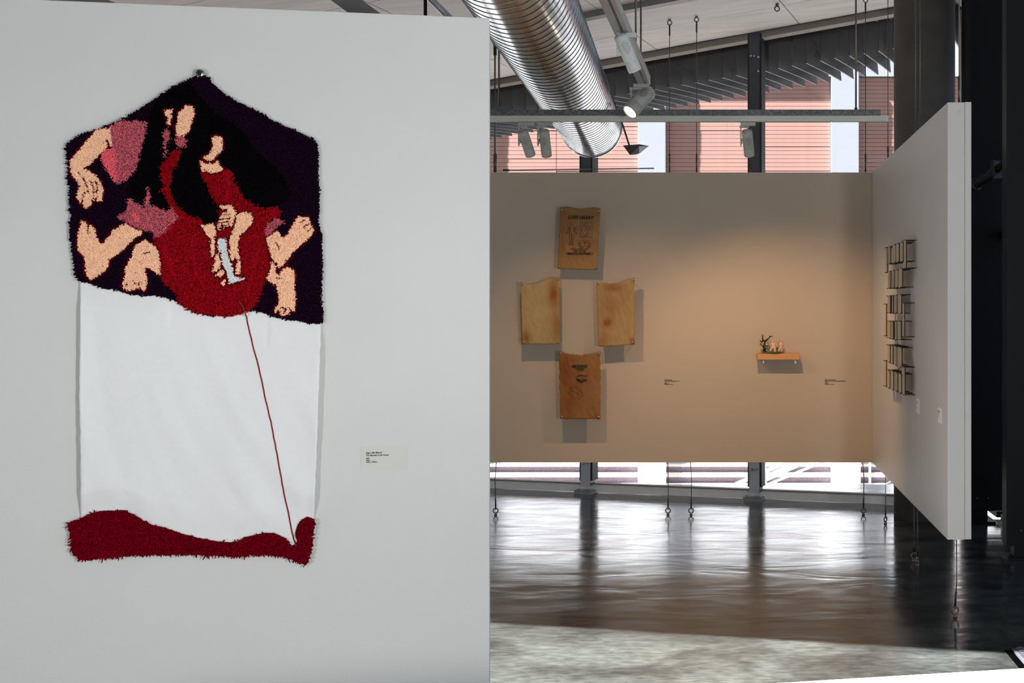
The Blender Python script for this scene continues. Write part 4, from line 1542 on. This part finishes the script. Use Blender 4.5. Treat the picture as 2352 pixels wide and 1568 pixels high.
M['clay'] = mat('flesh_clay', lin(206, 164, 138), .45, var=.10, scale=60)
M['glaze_w'] = mat('pale_glaze', lin(176, 172, 140), .3, var=.25, scale=50)
M['amber'] = mat('amber_glaze', lin(196, 128, 44), .3, var=.2, scale=60)


def cz(x, y, dd=0.0):
    return P(1735 + x / 16.51, 765 + y / 16.51, CD + dd)


ce = empty('ceramic_group', Vector((cz(650, 0).x, CD, sz1)), 'small glazed ceramic of a dark tree and two pink figures on the shelf', 'ceramic')
bm = bmesh.new()
cxx, rxx = cz(650, 0).x, (cz(1075, 0).x - cz(225, 0).x) / 2
rgs = []
for (f_, z) in ((0, .0005), (.50, .0005), (.80, .004), (1.0, .011), (.97, .013), (.8, .008), (.0, .008)):
    rgs.append([bm.verts.new((cxx + rxx * f_ * math.cos(2 * PI * k / 40) * (1 + .02 * math.sin(3 * k)), CD - .005 + .062 * f_ * math.sin(2 * PI * k / 40),
                              sz1 + z + f_ * .0012 * math.sin(k * 1.1))) for k in range(40)])
for a, b in zip(rgs, rgs[1:]):
    for k in range(40):
        f = bm.faces.new((a[k], a[(k + 1) % 40], b[(k + 1) % 40], b[k]))
        f.smooth = True
bmesh.ops.remove_doubles(bm, verts=bm.verts, dist=1e-5)
from_bm('dish', bm, M['glaze_g'], ce)
bm = bmesh.new()
for ptsb, rr in (([(330, 710), (335, 620), (350, 540), (345, 470), (350, 380), (370, 300)], [.013, .011, .009, .009, .008, .009]),
                 ([(350, 300), (290, 290), (275, 200), (285, 90)], [.008, .008, .006, .004]), ([(350, 300), (230, 330), (170, 275)], [.008, .006, .003]),
                 ([(370, 300), (440, 250), (510, 190), (560, 130), (655, 110)], [.008, .007, .005, .004, .0025]),
                 ([(340, 520), (280, 500), (235, 455)], [.006, .005, .003]), ([(360, 500), (440, 480), (515, 465)], [.006, .005, .003]),
                 ([(520, 180), (535, 130), (540, 95)], [.004, .003, .002]), ([(400, 700), (395, 620), (400, 560)], [.008, .007, .005])):
    tb(bm, [cz(x, y, random.uniform(-.006, .006)) for x, y in ptsb], rr, 10)
tr = from_bm('tree', bm, M['glaze_k'], ce)


def blob(name, x, y, r, m, sq=1.0, dd=0.0, parent=ce, seed=0):
    bm = bmesh.new()
    bmesh.ops.create_icosphere(bm, subdivisions=3, radius=r)
    c = cz(x, y, dd)
    for v in bm.verts:
        k = 1 + .22 * noise.noise(v.co * 90 + Vector((seed, 0, 0)))
        v.co = Vector((v.co.x * k, v.co.y * k, v.co.z * k * sq)) + c
    for f in bm.faces:
        f.smooth = True
    return from_bm(name, bm, m, parent)


for k, (x, y, r, mt, sq) in enumerate(((210, 420, .0085, 'glaze_g', 1.4), (480, 330, .012, 'glaze_w', 1.5), (290, 350, .010, 'glaze_w', 1.3), (330, 100, .004, 'glaze_w', 1.6), (262, 60, .004, 'glaze_g', 1.6),
                                       (385, 240, .004, 'glaze_w', 1), (275, 460, .004, 'glaze_w', 1), (510, 192, .003, 'glaze_w', 1))):
    blob('leaf', x, y, r, M[mt], sq, .004 if r > .008 else -.008, tr, k)
for k, (x, y, r, sq) in enumerate(((480, 580, .013, 1.1), (540, 660, .013, .9), (640, 630, .012, 1.0), (500, 690, .012, .7), (830, 600, .011, 1.5))):
    blob('bush', x, y, r, M['glaze_g'], sq, -.012 if k < 4 else .01, ce, 20 + k)
for x, y in ((410, 640), (415, 610), (408, 665)):
    blob('fruit', x, y, .0035, M['amber'], 1.2, -.018)


def figure(verts, edges, rad, m):
    me = bpy.data.meshes.new('figure')
    me.from_pydata([tuple(v) for v in verts], edges, [])
    o = bpy.data.objects.new('figure', me)
    COL.objects.link(o)
    sk = o.modifiers.new('skin', 'SKIN')
    for i, r in enumerate(rad):
        me.skin_vertices[0].data[i].radius = (r * 1.5, r * 1.5)
    me.skin_vertices[0].data[0].use_root = True
    sb = o.modifiers.new('sub', 'SUBSURF')
    sb.levels = sb.render_levels = 2
    dg = bpy.context.evaluated_depsgraph_get()
    m2 = bpy.data.meshes.new_from_object(o.evaluated_get(dg))
    bpy.data.objects.remove(o)
    m2.materials.clear()
    m2.materials.append(m)
    for p in m2.polygons:
        p.use_smooth = True
    return link(bpy.data.objects.new('figure', m2), ce)


F1 = [cz(680, 500), cz(685, 440), cz(685, 385), cz(680, 345), cz(675, 275, -.004), cz(615, 400), cz(570, 460, -.01), cz(555, 500, -.02), cz(750, 400), cz(795, 460, -.008), cz(805, 520, -.014),
      cz(630, 560, -.014), cz(585, 620, -.028), cz(575, 700, -.03), cz(730, 560, -.014), cz(750, 640, -.03), cz(735, 735, -.036)]
FE = [(0, 1), (1, 2), (2, 3), (3, 4), (2, 5), (5, 6), (6, 7), (2, 8), (8, 9), (9, 10), (0, 11), (11, 12), (12, 13), (0, 14), (14, 15), (15, 16)]
FR = [.0095, .0095, .0085, .0048, .0105, .0055, .0048, .004, .0055, .0048, .004, .0075, .0065, .005, .0075, .0068, .0055]
figure(F1, FE, FR, M['clay'])
F2 = [cz(965, 540), cz(970, 460), cz(970, 400), cz(975, 345), cz(985, 275, -.002), cz(915, 420), cz(905, 470, -.010), cz(950, 480, -.018), cz(1030, 420), cz(1055, 470, -.006), cz(1000, 485, -.018),
      cz(930, 610, -.012), cz(890, 650, -.020), cz(870, 710, -.016), cz(990, 610, -.008), cz(1000, 660, -.012), cz(990, 715, -.014)]
figure(F2, FE, FR, M['clay'])
bm = bmesh.new()
tb(bm, [cz(740, 300, .004), cz(755, 350, .008), cz(745, 380, .008)], [.004, .004, .002], 8)
from_bm('hair', bm, M['clay'], ce)
blob('hair', 1020, 300, .008, M['clay'], 1.3, .006)

# ------------------------------------------------------------------ relief of small cards on the right wall
K7, K8 = (2020, 540, 7.844), (2020, 720, 5.806)
cards = []
for org, lst in ((K7, [(120, 150, 225, 680), (160, 205, 215, 525), (240, 300, 190, 510), (308, 360, 160, 495), (382, 432, 140, 485), (438, 487, 100, 605),
                       (158, 208, 660, 965), (224, 274, 640, 960), (288, 342, 630, 950), (352, 418, 610, 945), (155, 202, 1090, 1400), (214, 256, 1085, 1410), (272, 322, 1080, 1405), (336, 402, 1070, 1410),
                       (105, 130, 1235, 1815), (425, 456, 1215, 1830)]),
                 (K8, [(114, 150, 95, 325), (156, 188, 95, 335), (196, 238, 95, 345), (247, 292, 95, 345), (112, 147, 410, 640), (153, 184, 415, 660), (197, 238, 425, 675), (246, 302, 440, 700),
                       (72, 97, 620, 960), (108, 143, 745, 980), (149, 191, 750, 1000), (204, 248, 770, 1020), (259, 298, 790, 1045), (303, 342, 700, 1070)])):
    for x0, x1, y0, y1 in lst:
        cards.append((org[0] + x0 / org[2], org[0] + x1 / org[2], org[1] + y0 / org[2], org[1] + y1 / org[2]))
rel = empty('card_relief', (XR, 8.4, .9), 'tall relief of small beige cards on dark pins on the right wall', 'artwork')
for (x0, x1, y0, y1) in cards:
    so = random.choice((.060, .066, .072))
    Xc = XR - so
    d0, d1 = Xc * FPX / (x0 - CX), Xc * FPX / (x1 - CX)
    zt_ = EYE + (CY - y0) / FPX * d0
    zb_ = EYE + (CY - y1) / FPX * d0
    bm = bmesh.new()
    c0 = Vector((Xc, (d0 + d1) / 2, (zt_ + zb_) / 2))
    bx(bm, c0, (.007, d0 - d1, zt_ - zb_))
    tilt = random.uniform(-.03, .03)
    bmesh.ops.rotate(bm, verts=bm.verts, cent=c0, matrix=Matrix.Rotation(tilt, 3, 'X'))
    bm.normal_update()
    for f in bm.faces:
        f.material_index = 0 if abs(f.normal.x) > .7 else 1
    cd_ = from_bm('card', bm, [M['rock'], M['edge']], rel)
    for yy in (d0 - .012, d1 + .012):
        for z in (zt_ - .002, zb_ + .002):
            tube('pin', [(Xc - .012, yy, z), (XR - .0004, yy, z)], .0030, M['edge'], cd_, 6)
for (xa, xb, ya, yb, lab) in ((2105, 2113, 913, 947, 'small pale label under the card relief, nearer the corner'),
                              (2155, 2164.5, 934, 969, 'small pale label on the right wall nearest its front edge')):
    d0, d1 = XR * FPX / (xa - CX), XR * FPX / (xb - CX)
    z1, z0 = EYE + (CY - ya) / FPX * d0, EYE + (CY - yb) / FPX * d0
    le = empty('wall_label', (XR, d0, z0), lab, 'label')
    box('card', (XR - .0012, (d0 + d1) / 2, (z0 + z1) / 2), (.002, d0 - d1, z1 - z0), M['cardp'], le)
    for k, (t, zz_) in enumerate((('Holly Aitchison', .72), ('Untitled', .60), ('2020', .46), ('Ceramic', .36))):
        text_mesh('text_line', t, .0085 if k < 2 else .007, (XR - .0028, d0 - .012, z0 + (z1 - z0) * zz_), (0, -1, 0), UP, M['ink'], le, 'LEFT', 0, 1, .0004)


# ------------------------------------------------------------------ wash lamps added behind the camera to brighten the left wall
def fill(loc, aim, energy, label, r=.16):
    loc = Vector(loc)
    d = (Vector(aim) - loc).normalized()
    e = empty('fill_lamp', loc, label, 'floodlight', 'wash lamps added unseen behind the camera')
    turned('housing', [(0, -.14), (.06, -.14), (.09, -.11), (r * .95, -.02), (r, 0), (r, .04), (r * .96, .045), (r * .93, .03), (0, .03)], loc, d, M['lampg'], e, 32)
    turned('lens', [(0, .034), (r * .92, .034), (r * .92, .031), (0, .031)], loc, d, M['lensw'], e, 32)
    tube('hanging_rod', [loc - d * .10, loc - d * .10 + UP * .15, Vector(((loc - d * .1).x, (loc - d * .1).y, ceil_z(loc.x, loc.y) + .02))], .008, M['steel'], e, 8)
    ld = bpy.data.lights.new('lamp_light', 'SPOT')
    ld.energy = energy
    ld.spot_size = math.radians(125)
    ld.spot_blend = .6
    ld.shadow_soft_size = r
    ld.color = (1.0, .975, .94)
    lo = bpy.data.objects.new('lamp_light', ld)
    lo.location = loc + d * (.06 + .0)
    lo.rotation_euler = d.to_track_quat('-Z', 'Y').to_euler()
    link(lo, e)


M['lensw'] = mat('fill_lens', lin(250, 250, 246), .4, emit=(1, .98, .95, 1), estr=6.0, var=.01)
fill((1.75, 0.2, 1.65), (-1.4, 4.7, 0.9), 470, 'round wash lamp added behind the camera on the right')
fill((-2.6, -0.8, 1.5), (-2.4, 4.6, 0.9), 240, 'round wash lamp added behind the camera on the left')
